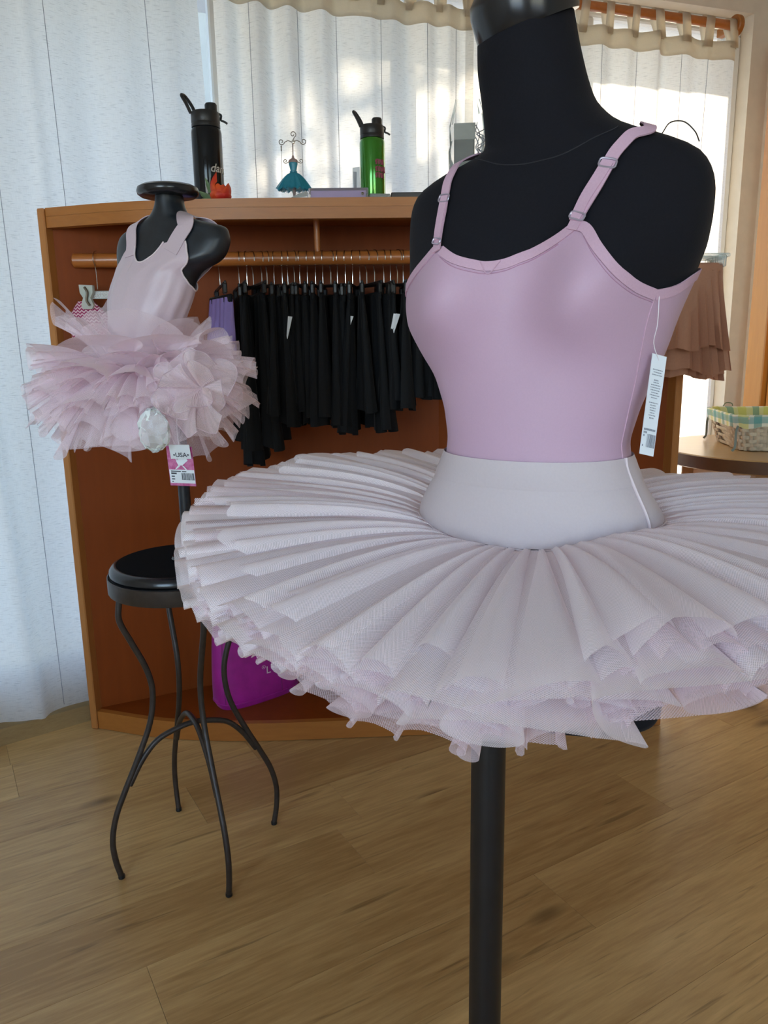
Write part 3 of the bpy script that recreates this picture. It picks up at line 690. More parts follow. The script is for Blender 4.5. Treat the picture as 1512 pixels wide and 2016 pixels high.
# ------------------------------------------------------------------ peach skirts by the right end of the cabinet
pr = thing('peg_rail', 'short wooden peg rail on the right end of the cabinet, behind the tall dress form', 'rail', (.79, 2.21, 1.47))
MB().tube([(.79, 2.205, 1.47), (.765, 1.98, 1.47)], .010, 12).build('peg', M_rod, pr)
MB().box((.79, 2.20, 1.47), (.05, .012, .05), rotz(R(5)), bev=.003).build('mounting_plate', M_cab_edge, pr, smooth=False)
def peach(i, y, L, w0, w1, rz):
    xx = .765 + (y - 1.98) * .111
    h = copy_tree(hp); h['label'] = 'clear hanger with silver hook, %s from the front among the peach skirts' % ordinal(i); h.location = (xx, y, 1.48); h.rotation_euler = (0, 0, R(90) + rz)
    s = thing('hanging_skirt', 'peach chiffon skirt, %s from the front in the bunch behind the tall dress form' % ordinal(i), 'skirt', (0, 0, 0), 'peach skirts')
    skirt_mesh(30 + i, w0=w0, w1=w1, L=L, fl=.040, folds=12, hemvar=.022).build('skirt_cloth', M_peach, s, ang=70)
    MB().box((0, 0, .002), (.012, 2 * w0, .022), bev=.004).build('waistband', M_peach, s, smooth=False)
    s.location = (xx, y, 1.48 - .128); s.rotation_euler = (0, 0, R(90) + rz)
hp = make_hanger('clear hanger with silver hook holding a peach skirt', 'hangers of the peach skirts', M_silver, M_clear2, .118)
for i, (y, L, a, b_, rz) in enumerate([(2.03, .20, .100, .128, .10), (2.06, .245, .103, .150, .02), (2.09, .26, .104, .140, -.04), (2.12, .27, .106, .145, .05), (2.15, .255, .106, .152, 0.0)]):
    peach(i, y, L, a, b_, rz)
for c_ in list(hp.children): bpy.data.objects.remove(c_)
bpy.data.objects.remove(hp)

# ------------------------------------------------------------------ pink pouch on a clip hanger at the cabinet's left end
r = thing('clip_hanger', 'clear plastic clip hanger at the left end of the cabinet', 'hanger', (-.80, 2.26, 1.33))
MB().tube(catmull([(-.80, 2.285, 1.447), (-.80, 2.262, 1.44), (-.80, 2.25, 1.42), (-.80, 2.265, 1.395), (-.80, 2.265, 1.34)], 4), .0014, 6).build('hook', M_silver, r)
MB().box((-.775, 2.26, 1.325), (.13, .006, .022), rotz(R(6)), bev=.002).build('bar', M_clear2, r, smooth=False)
def clipshape(cx_, y, z):
    b = MB(); prof = [(-.019, .034), (.019, .032), (.018, .012), (.010, -.002), (.014, -.012), (.017, -.022), (.012, -.032), (-.012, -.032), (-.017, -.022), (-.014, -.012), (-.010, -.002), (-.018, .012)]
    n = len(prof); vs_ = [(cx_ + p[0], y - .008, z + p[1]) for p in prof] + [(cx_ + p[0], y + .008, z + p[1]) for p in prof]
    fs = [tuple(range(n)), tuple(range(2 * n - 1, n - 1, -1))] + [(i, i + n, (i + 1) % n + n, (i + 1) % n) for i in range(n)]
    return b.add(vs_, fs)
M_milky = clear_mat('milky_plastic', (.62, .68, .62), op=.62, rough=.25, gloss=.6)
cl = clipshape(-.823, 2.245, 1.318).build('clip', M_milky, r, smooth=False)
MB().tube(catmull([(-.826, 2.235, 1.345), (-.818, 2.232, 1.33), (-.822, 2.232, 1.31), (-.815, 2.233, 1.295)], 4), .0035, 8).build('spring', M_bronze, cl)
pts = []
G = []; U = []
for j in range(10):
    t = j / 9; ring = []; uvr = []
    for k in range(28):
        an = 2 * PI * k / 28; W = .022 + .038 * math.sin(min(1, t * 1.6) * PI / 2); ring.append((-.833 + .012 * t + W * math.cos(an), 2.255 + (.004 + .014 * math.sin(PI * t)) * math.sin(an), 1.308 - .105 * t)); uvr.append((W * math.cos(an), -.105 * t))
    G.append(ring); U.append(uvr)
pm = MB().grid(np.array(G), cv=True, uv=np.array(U)).build('sequin_pouch', M_chev, loc=(-.83, 2.255, 1.26), ang=60); tag(pm, 'pink and white chevron patterned pouch clipped to the clear hanger', 'pouch')

# ------------------------------------------------------------------ things on top of the cabinet
def bottle(loc, sc_, bodymat, label, rot):
    r = thing('water_bottle', label, 'bottle', loc); X, Y, Z = loc
    P = lambda pr: [(a * sc_, b * sc_) for a, b in pr]
    body = MB().lathe(P([(.0, 0), (.036, 0), (.0395, .003), (.041, .008), (.041, .190), (.0395, .198), (.036, .203), (.0, .203)]), 40, loc).build('body', bodymat, r)
    MB().lathe(P([(.0, .2035), (.0385, .2035), (.0385, .212), (.0375, .214), (.0385, .216), (.0385, .238), (.036, .243), (.0, .243)]), 40, loc).build('lid', M_blackwire, r)
    cr, sr = math.cos(rot), math.sin(rot)
    q = lambda a, b: (X + (cr * a) * sc_, Y + sr * a * sc_, Z + b * sc_)
    MB().lathe(P([(0, .243), (.0165, .243), (.0165, .262), (.014, .266), (0, .267)]), 20, q(.016, 0)[:2] + (Z,)).build('spout', M_blackwire, r)
    b = MB(); e = Vector((.45, .89, 0)) * .011 * sc_
    loop = [Vector(q(-.031, .238)) - e, Vector(q(-.042, .262)) - e, Vector(q(-.054, .281)) - e * .7, Vector(q(-.056, .284)), Vector(q(-.054, .281)) + e * .7, Vector(q(-.042, .262)) + e, Vector(q(-.031, .238)) + e]
    b.tube(catmull(loop, 5), .0046 * sc_, 8); b.build('carry_loop', M_blackwire, r)
    MB().tube(catmull([q(.030, .243), q(.042, .238), q(.041, .226), q(.050, .222), q(.058, .217)], 5), .0030 * sc_, 8).build('cap_strap', M_blackwire, r)
    return r, body
def wrap_text(s, size, loc, rad, z, a0, material, name, parent, shear=.3, bold=.0004):
    v, f = text_mesh(s, size, shear, bold); vs_ = [(loc[0] + (rad + .0004) * math.sin(a0 + p[0] / rad), loc[1] - (rad + .0004) * math.cos(a0 + p[0] / rad), loc[2] + z + p[1]) for p in v]
    return MB().add(vs_, f).build(name, material, parent, smooth=False)
bl = (-.468, 2.275, CT)
r1, bd = bottle(bl, 1.0, M_botblack, 'tall black water bottle with flip lid beside the orange rose', R(12))
bd_text = wrap_text('dance', .030, bl, .041, .086, R(66), M_script, 'lettering', bd)
gl_ = (-.016, 2.30, CT)
r2, gb = bottle(gl_, .86, M_botgreen, 'green water bottle with black flip lid behind the lilac box', R(5))
b = MB(); rr = random.Random(4)
for row, (z0, n_) in enumerate(((.110, 4), (.092, 5), (.076, 4))):
    for k in range(n_):
        a0 = R(14) + k * R(11); pts = []
        for q_ in range(9):
            t = q_ / 8; ang = a0 + R(9) * t + R(3) * math.sin(6.28 * t); pts.append((gl_[0] + .0357 * math.sin(ang), gl_[1] - .0357 * math.cos(ang), gl_[2] + z0 + .007 * math.sin(6.28 * t * 1.3 + k)))
        b.tube(pts, .0022, 5)
b.build('faded_print', M_pinkprint, gb)
MB().box((-.062, 2.292, CT + .058), (.022, .0012, .088), rotz(R(-25))).build('price_card', M_white, r2, smooth=False)
b = MB()
for k in range(6): b.box((-.062 + (-.007 + k * .0026) * .9, 2.2908 - .0003 - (-.007 + k * .0026) * -.42, CT + .06), (.0010, .0008, .06), rotz(R(-25)))
b.build('small_print', M_greyink, r2, smooth=False)
# rose
rs = thing('silk_rose', 'orange-red silk rose with green leaves lying in front of the black bottle', 'flower', (-.43, 2.20, CT))
rc = np.array([-.425, 2.205, CT + .031])
def petal(c, ang, tilt, w_, h_, curl, tip=0.0):
    G = []
    for i in range(7):
        t = i / 6; row = []
        for j in range(7):
            s_ = (j / 6 - .5) * 2; wd = w_ * 1.25 * math.sin(PI * (.16 + .62 * t)) * (1 - .5 * min(tip, 1.6) * t ** 2)
            a_ = ang + s_ * wd / .028; rad = (.0265 + .006 * tilt) * math.sin(PI * (.14 + .66 * t)) + curl * max(0, t - .6)
            row.append((c[0] + rad * math.cos(a_), c[1] + rad * math.sin(a_), c[2] - .03 + h_ * t - .006 * s_ * s_ * t + tip * .012 * t * (1 - abs(s_))))
        G.append(row)
    return MB().grid(np.array(G))
for k, (an, ti, w_, h_, cu, tp) in enumerate([(250, -.5, .024, .046, 0, 0), (320, -.4, .024, .044, 0, .0), (180, -.35, .024, .054, 0, .9), (20, .0, .026, .046, .015, .2), (110, .0, .026, .048, .01, .1), (205, .1, .026, .058, -.02, 1.6), (285, .15, .028, .040, .01, 0), (345, .35, .026, .042, .02, .5), (240, .4, .026, .036, .0, 0), (60, .3, .026, .042, .01, .0), (310, .42, .024, .034, 0, 0)]):
    petal(rc, R(an), ti, w_, h_, cu, tp).build('petal', M_rose, rs, ang=180)
for k, (a, L, zt, w_) in enumerate([(200, .05, .062, .010), (188, .042, .030, .013), (215, .045, .010, .012)]):
    G = []
    for i in range(8):
        t = i / 7; wd = w_ * math.sin(PI * min(.98, t * .9 + .08)); c = rc + np.array([math.cos(R(a)) * (.018 + L * t * (.5 if k == 0 else 1)), math.sin(R(a)) * .3 * L * t + .012, -.028 + zt * t])
        sd_ = np.array([.8, -.3, .25 if k else 0]); G.append([c - sd_ * wd, c + np.array([0, -.003, 0]), c + sd_ * wd])
    MB().grid(np.array(G)).build('leaf', M_leaf, rs, ang=180)
# jewellery stand
jx, jy = -.232, 2.255
js = thing('jewellery_stand', 'little wire jewellery stand shaped as a figure in a teal tulle dress', 'jewellery stand', (jx, jy, CT))
MB().lathe([(0, 0), (.022, 0), (.022, .004), (.010, .006), (.0035, .012), (.0035, .02), (0, .02)], 20, (jx, jy, CT)).build('base', M_skin, js)
MB().lathe([(.0028, .018), (.0045, .035), (.0060, .05), (.004, .06), (0, .061)], 12, (jx, jy, CT)).build('leg', M_skin, js)
MB().lathe([(.0, .082), (.008, .083), (.0085, .090), (.012, .104), (.0122, .108), (.010, .110), (0, .110)], 20, (jx, jy, CT), (1, .7)).build('bodice', M_tealsat, js)
MB().lathe([(.0118, .1085), (.013, .112), (.011, .116), (.004, .120), (.0026, .126), (0, .130)], 16, (jx, jy, CT), (1, .65)).build('shoulders', M_skin, js)
for z0, rad, R_ in ((.082, .0085, .043), (.081, .009, .040), (.083, .008, .045)):
    G = []; U = []; rr = random.Random(int(R_ * 1000))
    for i in range(8):
        t = i / 7; row = []; ur = []
        for k in range(72):
            an = 2 * PI * k / 72; rr_ = rad + (R_ - rad) * t ** .8; w_ = 1 + .10 * t * math.sin(13 * an + R_ * 900) + .04 * t * math.sin(29 * an)
            row.append((jx + rr_ * w_ * math.cos(an), jy + .75 * rr_ * w_ * math.sin(an), CT + z0 - (.043) * t ** 1.3 + .003 * t * math.sin(17 * an + R_ * 333))); ur.append((an * rr_, t * .05))
        G.append(row); U.append(ur)
    MB().grid(np.array(G), cv=True, uv=np.array(U)).build('tulle_skirt', M_teal, js, ang=180)
MB().lathe([(.0088, .081), (.0105, .082), (.0105, .086), (.0088, .087)], 20, (jx, jy, CT)).build('sash', M_tealsat, js)
def spiral(c, r0, turns, a0, sgn, n=26):
    return [(c[0] + sgn * r0 * (1 - .72 * i / n) * math.cos(a0 + 2 * PI * turns * i / n), c[1], c[2] + r0 * (1 - .72 * i / n) * math.sin(a0 + 2 * PI * turns * i / n)) for i in range(n + 1)]
Zc = CT
MB().tube([(jx, jy, Zc + .124), (jx + .001, jy, Zc + .165)], [.0011, .0016], 8).build('stem', M_bronze, js)
MB().lathe([(0, 0), (.0038, .002), (.0045, .006), (.0035, .011), (0, .013)], 10, (jx + .002, jy, Zc + .155)).build('bead', M_silver, js)
for sgn in (-1, 1):
    MB().tube([(jx, jy, Zc + .160), (jx + sgn * .012, jy, Zc + .165), (jx + sgn * .022, jy, Zc + .160)] + [(a, b_, c) for a, b_, c in spiral((jx + sgn * .030, jy, Zc + .160 + .002), .0085, 1.15, R(205), sgn)], .0011, 6).build('scroll_arm', M_bronze, js)
    MB().tube([(jx + sgn * .010, jy, Zc + .112), (jx + sgn * .015, jy, Zc + .109)] + spiral((jx + sgn * .021, jy, Zc + .113), .0062, 1.15, R(215), sgn), .0010, 6).build('scroll_hand', M_bronze, js)
MB().tube([(jx + .002, jy, Zc + .166), (jx + .006, jy, Zc + .173)] + spiral((jx + .002, jy, Zc + .180), .0085, 1.1, R(-35), 1), .0011, 6).build('scroll_top', M_bronze, js)
er = thing('hanging_earring', 'thin earring with a long chain hanging from the jewellery stand', 'earring', (jx - .031, jy, CT + .15))
MB().lathe([(0, -.016), (.0016, -.012), (.0012, -.006), (.0018, -.002), (0, .002)], 8, (jx - .031, jy, CT + .152)).build('drop', M_bronze, er)
MB().tube([(jx - .031, jy, CT + .138), (jx - .0315, jy, CT + .10), (jx - .033, jy, CT + .05)], .0005, 4).build('chain', M_bronze, er)
# lilac box in its clear sleeve, clear tray, white box, dark box
lb = thing('lilac_box', 'flat lilac box in a clear plastic sleeve lying before the green bottle', 'box', (-.115, 2.21, CT))
MB().box((-.108, 2.215, CT + .0115), (.148, .075, .021), rotz(R(2)), bev=.002).build('box', M_lilacbox, lb, smooth=False)
MB().box((-.108, 2.213, CT + .0135), (.158, .086, .027), rotz(R(2)), bev=.002).build('sleeve', M_clear, lb, smooth=False)
b = MB(); b.add([(-.245, 2.18, CT + .001), (-.19, 2.17, CT + .001), (-.19, 2.25, CT + .001), (-.245, 2.24, CT + .001), (-.215, 2.185, CT + .016), (-.19, 2.18, CT + .022), (-.19, 2.245, CT + .022), (-.215, 2.235, CT + .016)], [(0, 3, 2, 1), (4, 5, 6, 7), (0, 1, 5, 4), (1, 2, 6, 5), (2, 3, 7, 6), (3, 0, 4, 7)])
b.build('sleeve_flap', M_clear2, lb, smooth=False)
b = MB().lathe([(0, 0), (.0035, 0), (.004, .002), (0, .003)], 10, (-.043, 2.172, CT + .012), M=Matrix.Rotation(R(90), 3, 'X')); b.build('stud', M_bronze, lb)
fb = thing('clear_tray', 'small clear plastic tray right of the lilac box', 'tray', (0.0, 2.20, CT))
MB().box((.0, 2.20, CT + .006), (.055, .06, .010), rotz(R(8)), bev=.002).build('tray', M_clear2, fb, smooth=False)
MB().box((.0, 2.20, CT + .0035), (.042, .045, .005), rotz(R(8))).build('card_insert', M_greyblk, fb, smooth=False)
db = MB().box((.092, 2.24, CT + .0085), (.12, .10, .017), rotz(R(1)), bev=.002).build('dark_box', mat('dark_wood_box', (0.02, .012, .010), rough=.4, noise=.2), loc=(.092, 2.24, CT), smooth=False); tag(db, 'flat dark box lying left of the tall dress form shoulder', 'box')
# clear bag with a grey packet and loose elastic
kb = thing('plastic_bag', 'upright clear plastic bag with grey packet and curled cord behind the dress form neck', 'bag', (.245, 2.27, CT))
def crumple(P, a, seed):
    rr = np.random.RandomState(seed); return P + rr.normal(0, a, P.shape)
n = 9; G = []
for j in range(9):
    t = j / 8; hw = .052 * (1 - .1 * t) if t < .75 else .052 * (.93 - 1.2 * (t - .75)); dp_ = .035 * (1 - .75 * t)
    G.append([(.245 + hw * math.copysign(abs(math.cos(a)) ** .5, math.cos(a)), 2.27 + dp_ * math.sin(a), CT + .002 + .262 * t) for a in np.linspace(0, 2 * PI, 25)[:-1]])
MB().grid(crumple(np.array(G), .0022, 3), cv=True).build('film', M_clear, kb, ang=25)
MB().box((.236, 2.27, CT + .102), (.056, .016, .196), rotz(R(-6)), bev=.003).build('packet', M_greyblk, kb, smooth=False)
MB().box((.236, 2.261, CT + .182), (.058, .003, .042), rotz(R(-6)), bev=.001).build('header_card', mat('grey_header', (.33, .34, .32), noise=.2), kb, smooth=False)
rr = random.Random(8)
for k in range(5):
    pts = [(.276 + rr.uniform(-.012, .016), 2.255 + rr.uniform(-.01, .01), CT + .205 - .014 * q_ - .01 * k) for q_ in range(8)]
    MB().tube(catmull(pts, 5), .0013, 6).build('cord', M_greyink, kb)

# ------------------------------------------------------------------ magenta bag on the cabinet floor
bgx = thing('nylon_bag', 'magenta nylon bag standing inside the cabinet behind the stool', 'bag', (-.40, 2.36, .06))
G = []
rb = rotz(R(38))
for j in range(16):
    t = j / 15; z = .0605 + .30 * t
    hw = .145 * (1 - .10 * t) + .008 * math.sin(3 * t); dp_ = .066 * (1 - .55 * t ** 1.5); e_ = .68
    if j == 0: hw -= .008; dp_ -= .008
    row = []
    for k in range(48):
        a = 2 * PI * k / 48; q_ = rb @ Vector((hw * math.copysign(abs(math.cos(a)) ** e_, math.cos(a)), dp_ * math.copysign(abs(math.sin(a)) ** e_, math.sin(a)) + .004 * math.sin(5 * a + 7 * t) * t, 0))
        row.append((-.425 + q_.x, 2.335 + q_.y, z + .004 * math.sin(3 * a) * t))
    G.append(row)
b = MB(); b.grid(np.array(G), cv=True); b.f.append(tuple(range(47, -1, -1))); b.f.append(tuple(15 * 48 + k for k in range(48)))
body_b = b.build('body', M_mag, bgx, ang=60)
Gn = np.array(G)
for kk in (28, 38): MB().tube([tuple(p) for p in Gn[1:15, kk]], .0013, 6).build('seam', M_magdk, bgx)
MB().tube([tuple(p) for p in Gn[1]], .0022, 6, closed=True).build('bottom_piping', M_mag, bgx)
hd = [Vector((-.50, 2.265, .35)), Vector((-.560, 2.245, .37)), Vector((-.575, 2.24, .41)), Vector((-.53, 2.255, .43)), Vector((-.47, 2.28, .41)), Vector((-.43, 2.295, .35))]
pp = catmull(hd, 5); MB().ribbon(pp, [(0, -1, .1)] * len(pp), .022, .003).build('strap', M_mag, bgx)
v, f = text_mesh('L', .034, 0, .0003)
nb = rb @ Vector((0, -1, 0)); eb = rb @ Vector((1, 0, 0)); cb = Vector((-.425, 2.335, .155)) + nb * .0618 + eb * .012
pl = MB().add([tuple(cb + eb * p[0] + Vector((0, 0, p[1]))) for p in v], f); v, f = text_mesh('R', .007, 0, .0002); cb2 = cb + eb * -.016 + Vector((0, 0, .022))
pl.add([tuple(cb2 + eb * p[0] + Vector((0, 0, p[1]))) for p in v], f)
pl.tube([tuple(cb2 + eb * .006 * math.cos(a) + Vector((0, 0, .0025 + .006 * math.sin(a)))) for a in np.linspace(0, 2 * PI, 17)[:-1]], .0005, 4, closed=True)
pl.build('print', mat('pale_print', (.8, .62, .72), noise=.05), bgx, smooth=False)

# ------------------------------------------------------------------ stool
SC = (-.450, 1.63)
st = thing('bar_stool', 'wrought metal bar stool with curved legs carrying the small dress form', 'stool', (SC[0], SC[1], 0))
prof = catmull([(.132, .668), (.138, .64), (.139, .606), (.118, .553), (.092, .487), (.083, .43), (.094, .36), (.128, .28), (.162, .21), (.186, .155), (.198, .10), (.196, .05), (.187, .004)], 5)
for a in (-149, -59, 31, 121):
    ca_, sa_ = math.cos(R(a)), math.sin(R(a))
    lg = MB().tube([(SC[0] + r_ * ca_, SC[1] + r_ * sa_, z) for r_, z in prof], .0066, 12).build('leg', M_stool, st)
    MB().lathe([(.0075, .0), (.0078, .004), (.0070, .008)], 12, (SC[0] + .187 * ca_, SC[1] + .187 * sa_, .001)).build('rubber_foot', M_blackwire, lg)
for a, zz in ((31, .333), (-59, .345)):
    ca_, sa_ = math.cos(R(a)), math.sin(R(a)); pr_ = catmull([(-.150, .222), (-.118, .275), (-.082, .312), (-.04, zz - .006), (0, zz), (.04, zz - .006), (.082, .312), (.118, .275), (.150, .222)], 5)
    MB().tube([(SC[0] + r_ * ca_, SC[1] + r_ * sa_, z) for r_, z in pr_], .0064, 12).build('arch_stretcher', M_stool, st)
MB().lathe([(.120, .664), (.1535, .664), (.1545, .666), (.1545, .698), (.1525, .699), (.1505, .697), (.1505, .676), (.120, .676)], 56, (SC[0], SC[1], 0)).build('seat_ring', M_stool, st)
MB().lathe([(0, .678), (.150, .678), (.150, .6995), (0, .6995)], 56, (SC[0], SC[1], 0)).build('seat', M_blackwire, st)

# ------------------------------------------------------------------ bodies
class Body:
    def __init__(s, org, phi, tab, zs, A, Cc, bumps=(), sig=.006):
        s.org = np.array(org, float); s.phi = R(phi); s.eu = np.array([math.cos(s.phi), -math.sin(s.phi), 0]); s.ef = np.array([-math.sin(s.phi), -math.cos(s.phi), 0])
        s.bumps = bumps; zz = np.linspace(zs[0], zs[-1], 700); s.zz = zz
        dz = zz[1] - zz[0]; k = int(3 * sig / dz) + 1; ker = np.exp(-.5 * (np.arange(-k, k + 1) * dz / sig) ** 2); ker /= ker.sum()
        def smo(v, q=1): return np.convolve(np.pad(v, (k, k), 'edge'), ker, 'valid')
        s.t = {'a': smo(np.interp(zz, zs, A)), 'c': smo(np.interp(zz, zs, Cc))}
        for n_ in ('bf', 'bb', 'n', 'cv'):
            v = np.interp(zz, tab['z'], tab[n_]); s.t[n_] = smo(smo(smo(v)))
    def P(s, th, z, off=0.0):
        th, z = np.broadcast_arrays(np.asarray(th, float), np.asarray(z, float))
        g = lambda k: np.interp(z, s.zz, s.t[k]); a, c, bf, bb_, n_, cv_ = [g(k) for k in ('a', 'c', 'bf', 'bb', 'n', 'cv')]
        S, Cc = np.sin(th), np.cos(th); u = c + a * np.sign(S) * np.abs(S) ** (2 / n_); v = np.where(Cc > 0, bf, bb_) * np.sign(Cc) * np.abs(Cc) ** (2 / n_)
        for bu, bz, h, su, su_, sd_ in s.bumps:
            sz = np.where(z > bz, su_, sd_); v = v + np.where(Cc > 0, 1, 0) * np.minimum(1, np.maximum(Cc, 0) * 3) * h * np.exp(-((u - c - bu) / su) ** 2 - ((z - bz) / sz) ** 2)
        v = v + cv_
        p = s.org + u[..., None] * s.eu + v[..., None] * s.ef + z[..., None] * np.array([0, 0, 1.0])
        if np.any(off): p = p + s.Nn(th, z) * np.asarray(off, float)[..., None]
        return p
    def Nn(s, th, z):
        e = .02; dt = s.P(th + e, z) - s.P(th - e, z); dz = s.P(th, np.asarray(z) + .003) - s.P(th, np.asarray(z) - .003)
        n_ = np.cross(dt, dz); return n_ / (np.linalg.norm(n_, axis=-1, keepdims=True) + 1e-12)
def pcurve(pts, n=10):                       # (theta degrees, z) control points -> smooth arrays
    q = catmull([(a, b_) for a, b_ in pts], n); return np.radians(q[:, 0]), q[:, 1]
def strap(B, pts, w, th_, off, mater, name, parent, n=10, smooth=2):
    t, z = pcurve(pts, n); p = B.P(t, z, off); nn = B.Nn(t, z)
    for _ in range(smooth): nn[1:-1] = (nn[:-2] + nn[1:-1] + nn[2:]) / 3; p[1:-1] = (p[:-2] + p[1:-1] + p[2:]) / 3
    nn /= np.linalg.norm(nn, axis=1, keepdims=True) + 1e-9
    ww = w if not hasattr(w, '__len__') else np.interp(np.linspace(0, 1, len(t)), np.linspace(0, 1, len(w)), w)
    return MB().ribbon(p, nn, ww, th_).build(name, mater, parent, ang=60)
def on_line(B, pts, rad, off, mater, name, parent, n=8):
    t, z = pcurve(pts, n); return MB().tube(B.P(t, z, off), rad, 6).build(name, mater, parent)

AZ = [.6, .8, .9, .96, 1.02, 1.06, 1.12, 1.18, 1.24, 1.3, 1.36, 1.41, 1.45, 1.48, 1.52, 1.56, 1.64]
AT = dict(z=AZ, bf=[.085, .105, .105, .095, .085, .085, .09, .092, .092, .088, .078, .066, .058, .055, .055, .057, .06], bb=[.1, .12, .115, .1, .085, .082, .085, .092, .098, .1, .098, .085, .07, .062, .058, .057, .06],
          n=[2.1, 2.1, 2.1, 2.1, 2.1, 2.1, 2.2, 2.3, 2.5, 2.7, 2.6, 2.3, 2.1, 2, 2, 2, 2], cv=[0, 0, 0, .005, .01, .01, .005, 0, 0, 0, -.002, -.004, -.002, .002, .008, .012, .02])
ZA = [0.62, 0.66, 0.72, 0.8, 0.88, 0.93, 0.97, 1.0, 1.03, 1.06, 1.1, 1.14, 1.17, 1.2, 1.225, 1.25, 1.28, 1.31, 1.34, 1.36, 1.38, 1.395, 1.41, 1.42, 1.43, 1.44, 1.45, 1.46, 1.47, 1.48, 1.5, 1.53, 1.56, 1.6]
AA = [0.1562, 0.1557, 0.1572, 0.1604, 0.1632, 0.1606, 0.1497, 0.1312, 0.1149, 0.1106, 0.1187, 0.1332, 0.1486, 0.161, 0.1667, 0.1704, 0.1753, 0.1779, 0.1781, 0.1724, 0.1485, 0.1073, 0.0861, 0.0769, 0.072, 0.0677, 0.0647, 0.0631, 0.0615, 0.0603, 0.0578, 0.0541, 0.0512, 0.0502]
AC = [0.0202, 0.0184, 0.0159, 0.0136, 0.01, 0.0075, 0.0046, 0.0035, 0.0041, 0.0037, 0.0057, 0.0063, 0.0015, -0.0025, 0.0005, 0.0066, 0.0122, 0.0136, 0.0145, 0.0166, 0.0284, 0.0385, 0.0178, 0.0076, 0.0016, -0.0041, -0.0085, -0.0111, -0.0138, -0.0159, -0.0196, -0.0223, -0.024, -0.0236]
BA = Body((.195, .98, 0), 27, AT, ZA, AA, AC, [(-.082, 1.225, .046, .052, .085, .055), (.082, 1.225, .046, .052, .085, .055)])
TILTD = np.array([-.88, -.47, 0])
def neck_shear(B, p, z0, z1, tilt):
    v = (p - B.P(TH, 1.5).mean(0)) @ TILTD; p = p.copy(); p[..., 2] -= v * tilt * sm(z0, z1, p[..., 2]); return p
TH = np.linspace(0, 2 * PI, 129)[:-1]
df = thing('dress_form', 'tall black adult dress form on a pole in the foreground', 'mannequin', (.20, .98, 0))
zr = np.r_[.70, .703, .71, np.linspace(.72, 1.535, 110)]
Pb = BA.P(TH[None, :], zr[:, None]); cen = Pb.mean(1, keepdims=True)
shr = np.ones((len(zr), 1, 1)); shr[0] = .93; shr[1] = .97; shr[2] = .99; Pb = cen + (Pb - cen) * shr
Pb = neck_shear(BA, Pb, 1.44, 1.535, .42)
b = MB(); b.grid(Pb, cv=True); b.f.append(tuple(range(127, -1, -1))); b.f.append(tuple((len(zr) - 1) * 128 + k for k in range(128))); b.build('torso', M_form, df, ang=60)
ct = BA.P(TH, 1.53).mean(0); ax = Vector(TILTD) * math.sin(math.atan(.42)) + Vector((0, 0, math.cos(math.atan(.42)))); Mc = ax.to_track_quat('Z', 'Y').to_matrix()
MB().lathe([(.050, -.014), (.0585, -.013), (.060, -.009), (.060, .018), (.057, .030), (.048, .039), (.03, .043), (0, .044)], 48, tuple(ct + np.array([0, 0, .012])), M=Mc).build('neck_cap', M_blackgl, df)
on_line(BA, [(-70, 1.395), (-33, 1.383), (-11, 1.372), (0, 1.373), (15, 1.39), (40, 1.402)], .0006, .0004, mat('seam_thread', (.02, .02, .026), rough=.8, noise=.1), 'neck_seam', df)
px_ = (.1415, .985)
MB().lathe([(0.0242, .025), (.0242, .90)], 36, (px_[0], px_[1], 0)).build('pole', M_blackwire, df)
MB().lathe([(0, .001), (.118, .001), (.122, .004), (.122, .012), (.114, .016), (.034, .020), (.032, .04), (0, .04)], 56, (px_[0], px_[1], 0)).build('base_plate', M_blackgl, df)

# camisole leotard
cm = thing('camisole_leotard', 'lilac-pink camisole leotard with adjustable straps on the tall dress form', 'leotard', (.20, .98, .95))
edge = [(-180, 1.245), (-150, 1.25), (-110, 1.25), (-85, 1.245), (-62, 1.253), (-50, 1.263), (-38, 1.275), (-30, 1.287), (-26, 1.285), (-19, 1.273), (-12, 1.267), (-8, 1.2655), (-3, 1.269), (2, 1.279), (8, 1.291), (12, 1.301), (16, 1.296), (22, 1.277), (32, 1.255), (44, 1.239), (56, 1.231), (69, 1.237), (85, 1.251), (110, 1.26), (150, 1.25), (180, 1.245)]
et = np.array([e[0] for e in edge], float); ez = np.array([e[1] for e in edge])
tcol = np.radians(np.unique(np.concatenate([np.linspace(-180, 180, 181), et]))); ztop = np.interp(np.degrees(tcol), et, ez)
rows = np.linspace(0, 1, 70)[:, None]; Zg = .94 + (ztop[None, :] - .94) * rows
MB().grid(BA.P(np.broadcast_to(tcol, Zg.shape), Zg, .0028)[:, :]).build('bodice', M_pink, cm, ang=180)
def band(e0, e1, dn, off, w_, nm):
    k = (et >= e0) & (et <= e1); t, z = np.radians(et[k]), ez[k] - dn; q = catmull(np.stack([t, z], 1), 5); p = BA.P(q[:, 0], q[:, 1], off); nn = BA.Nn(q[:, 0], q[:, 1])
    return MB().ribbon(p, nn, w_, .0016).build(nm, M_pinktrim, cm, ang=60)
band(-28, 12, .0048, .0030, .0105, 'neckline_binding'); band(12, 56, .005, .0030, .0115, 'armhole_binding'); band(-62, -28, .0048, .0030, .0105, 'armhole_binding'); band(56, 180, .005, .003, .011, 'back_binding'); band(-180, -62, .005, .003, .011, 'back_binding')
k = (et >= -27) & (et <= 11); on_line(BA, [(a, b_ - .0125) for a, b_ in zip(et[k], ez[k])], .0006, .0031, M_pinkdk, 'stitch_line', cm, 4)
k = (et >= 13) & (et <= 56); on_line(BA, [(a, b_ - .0125) for a, b_ in zip(et[k], ez[k])], .0005, .0031, M_pinkdk, 'stitch_line', cm, 4)
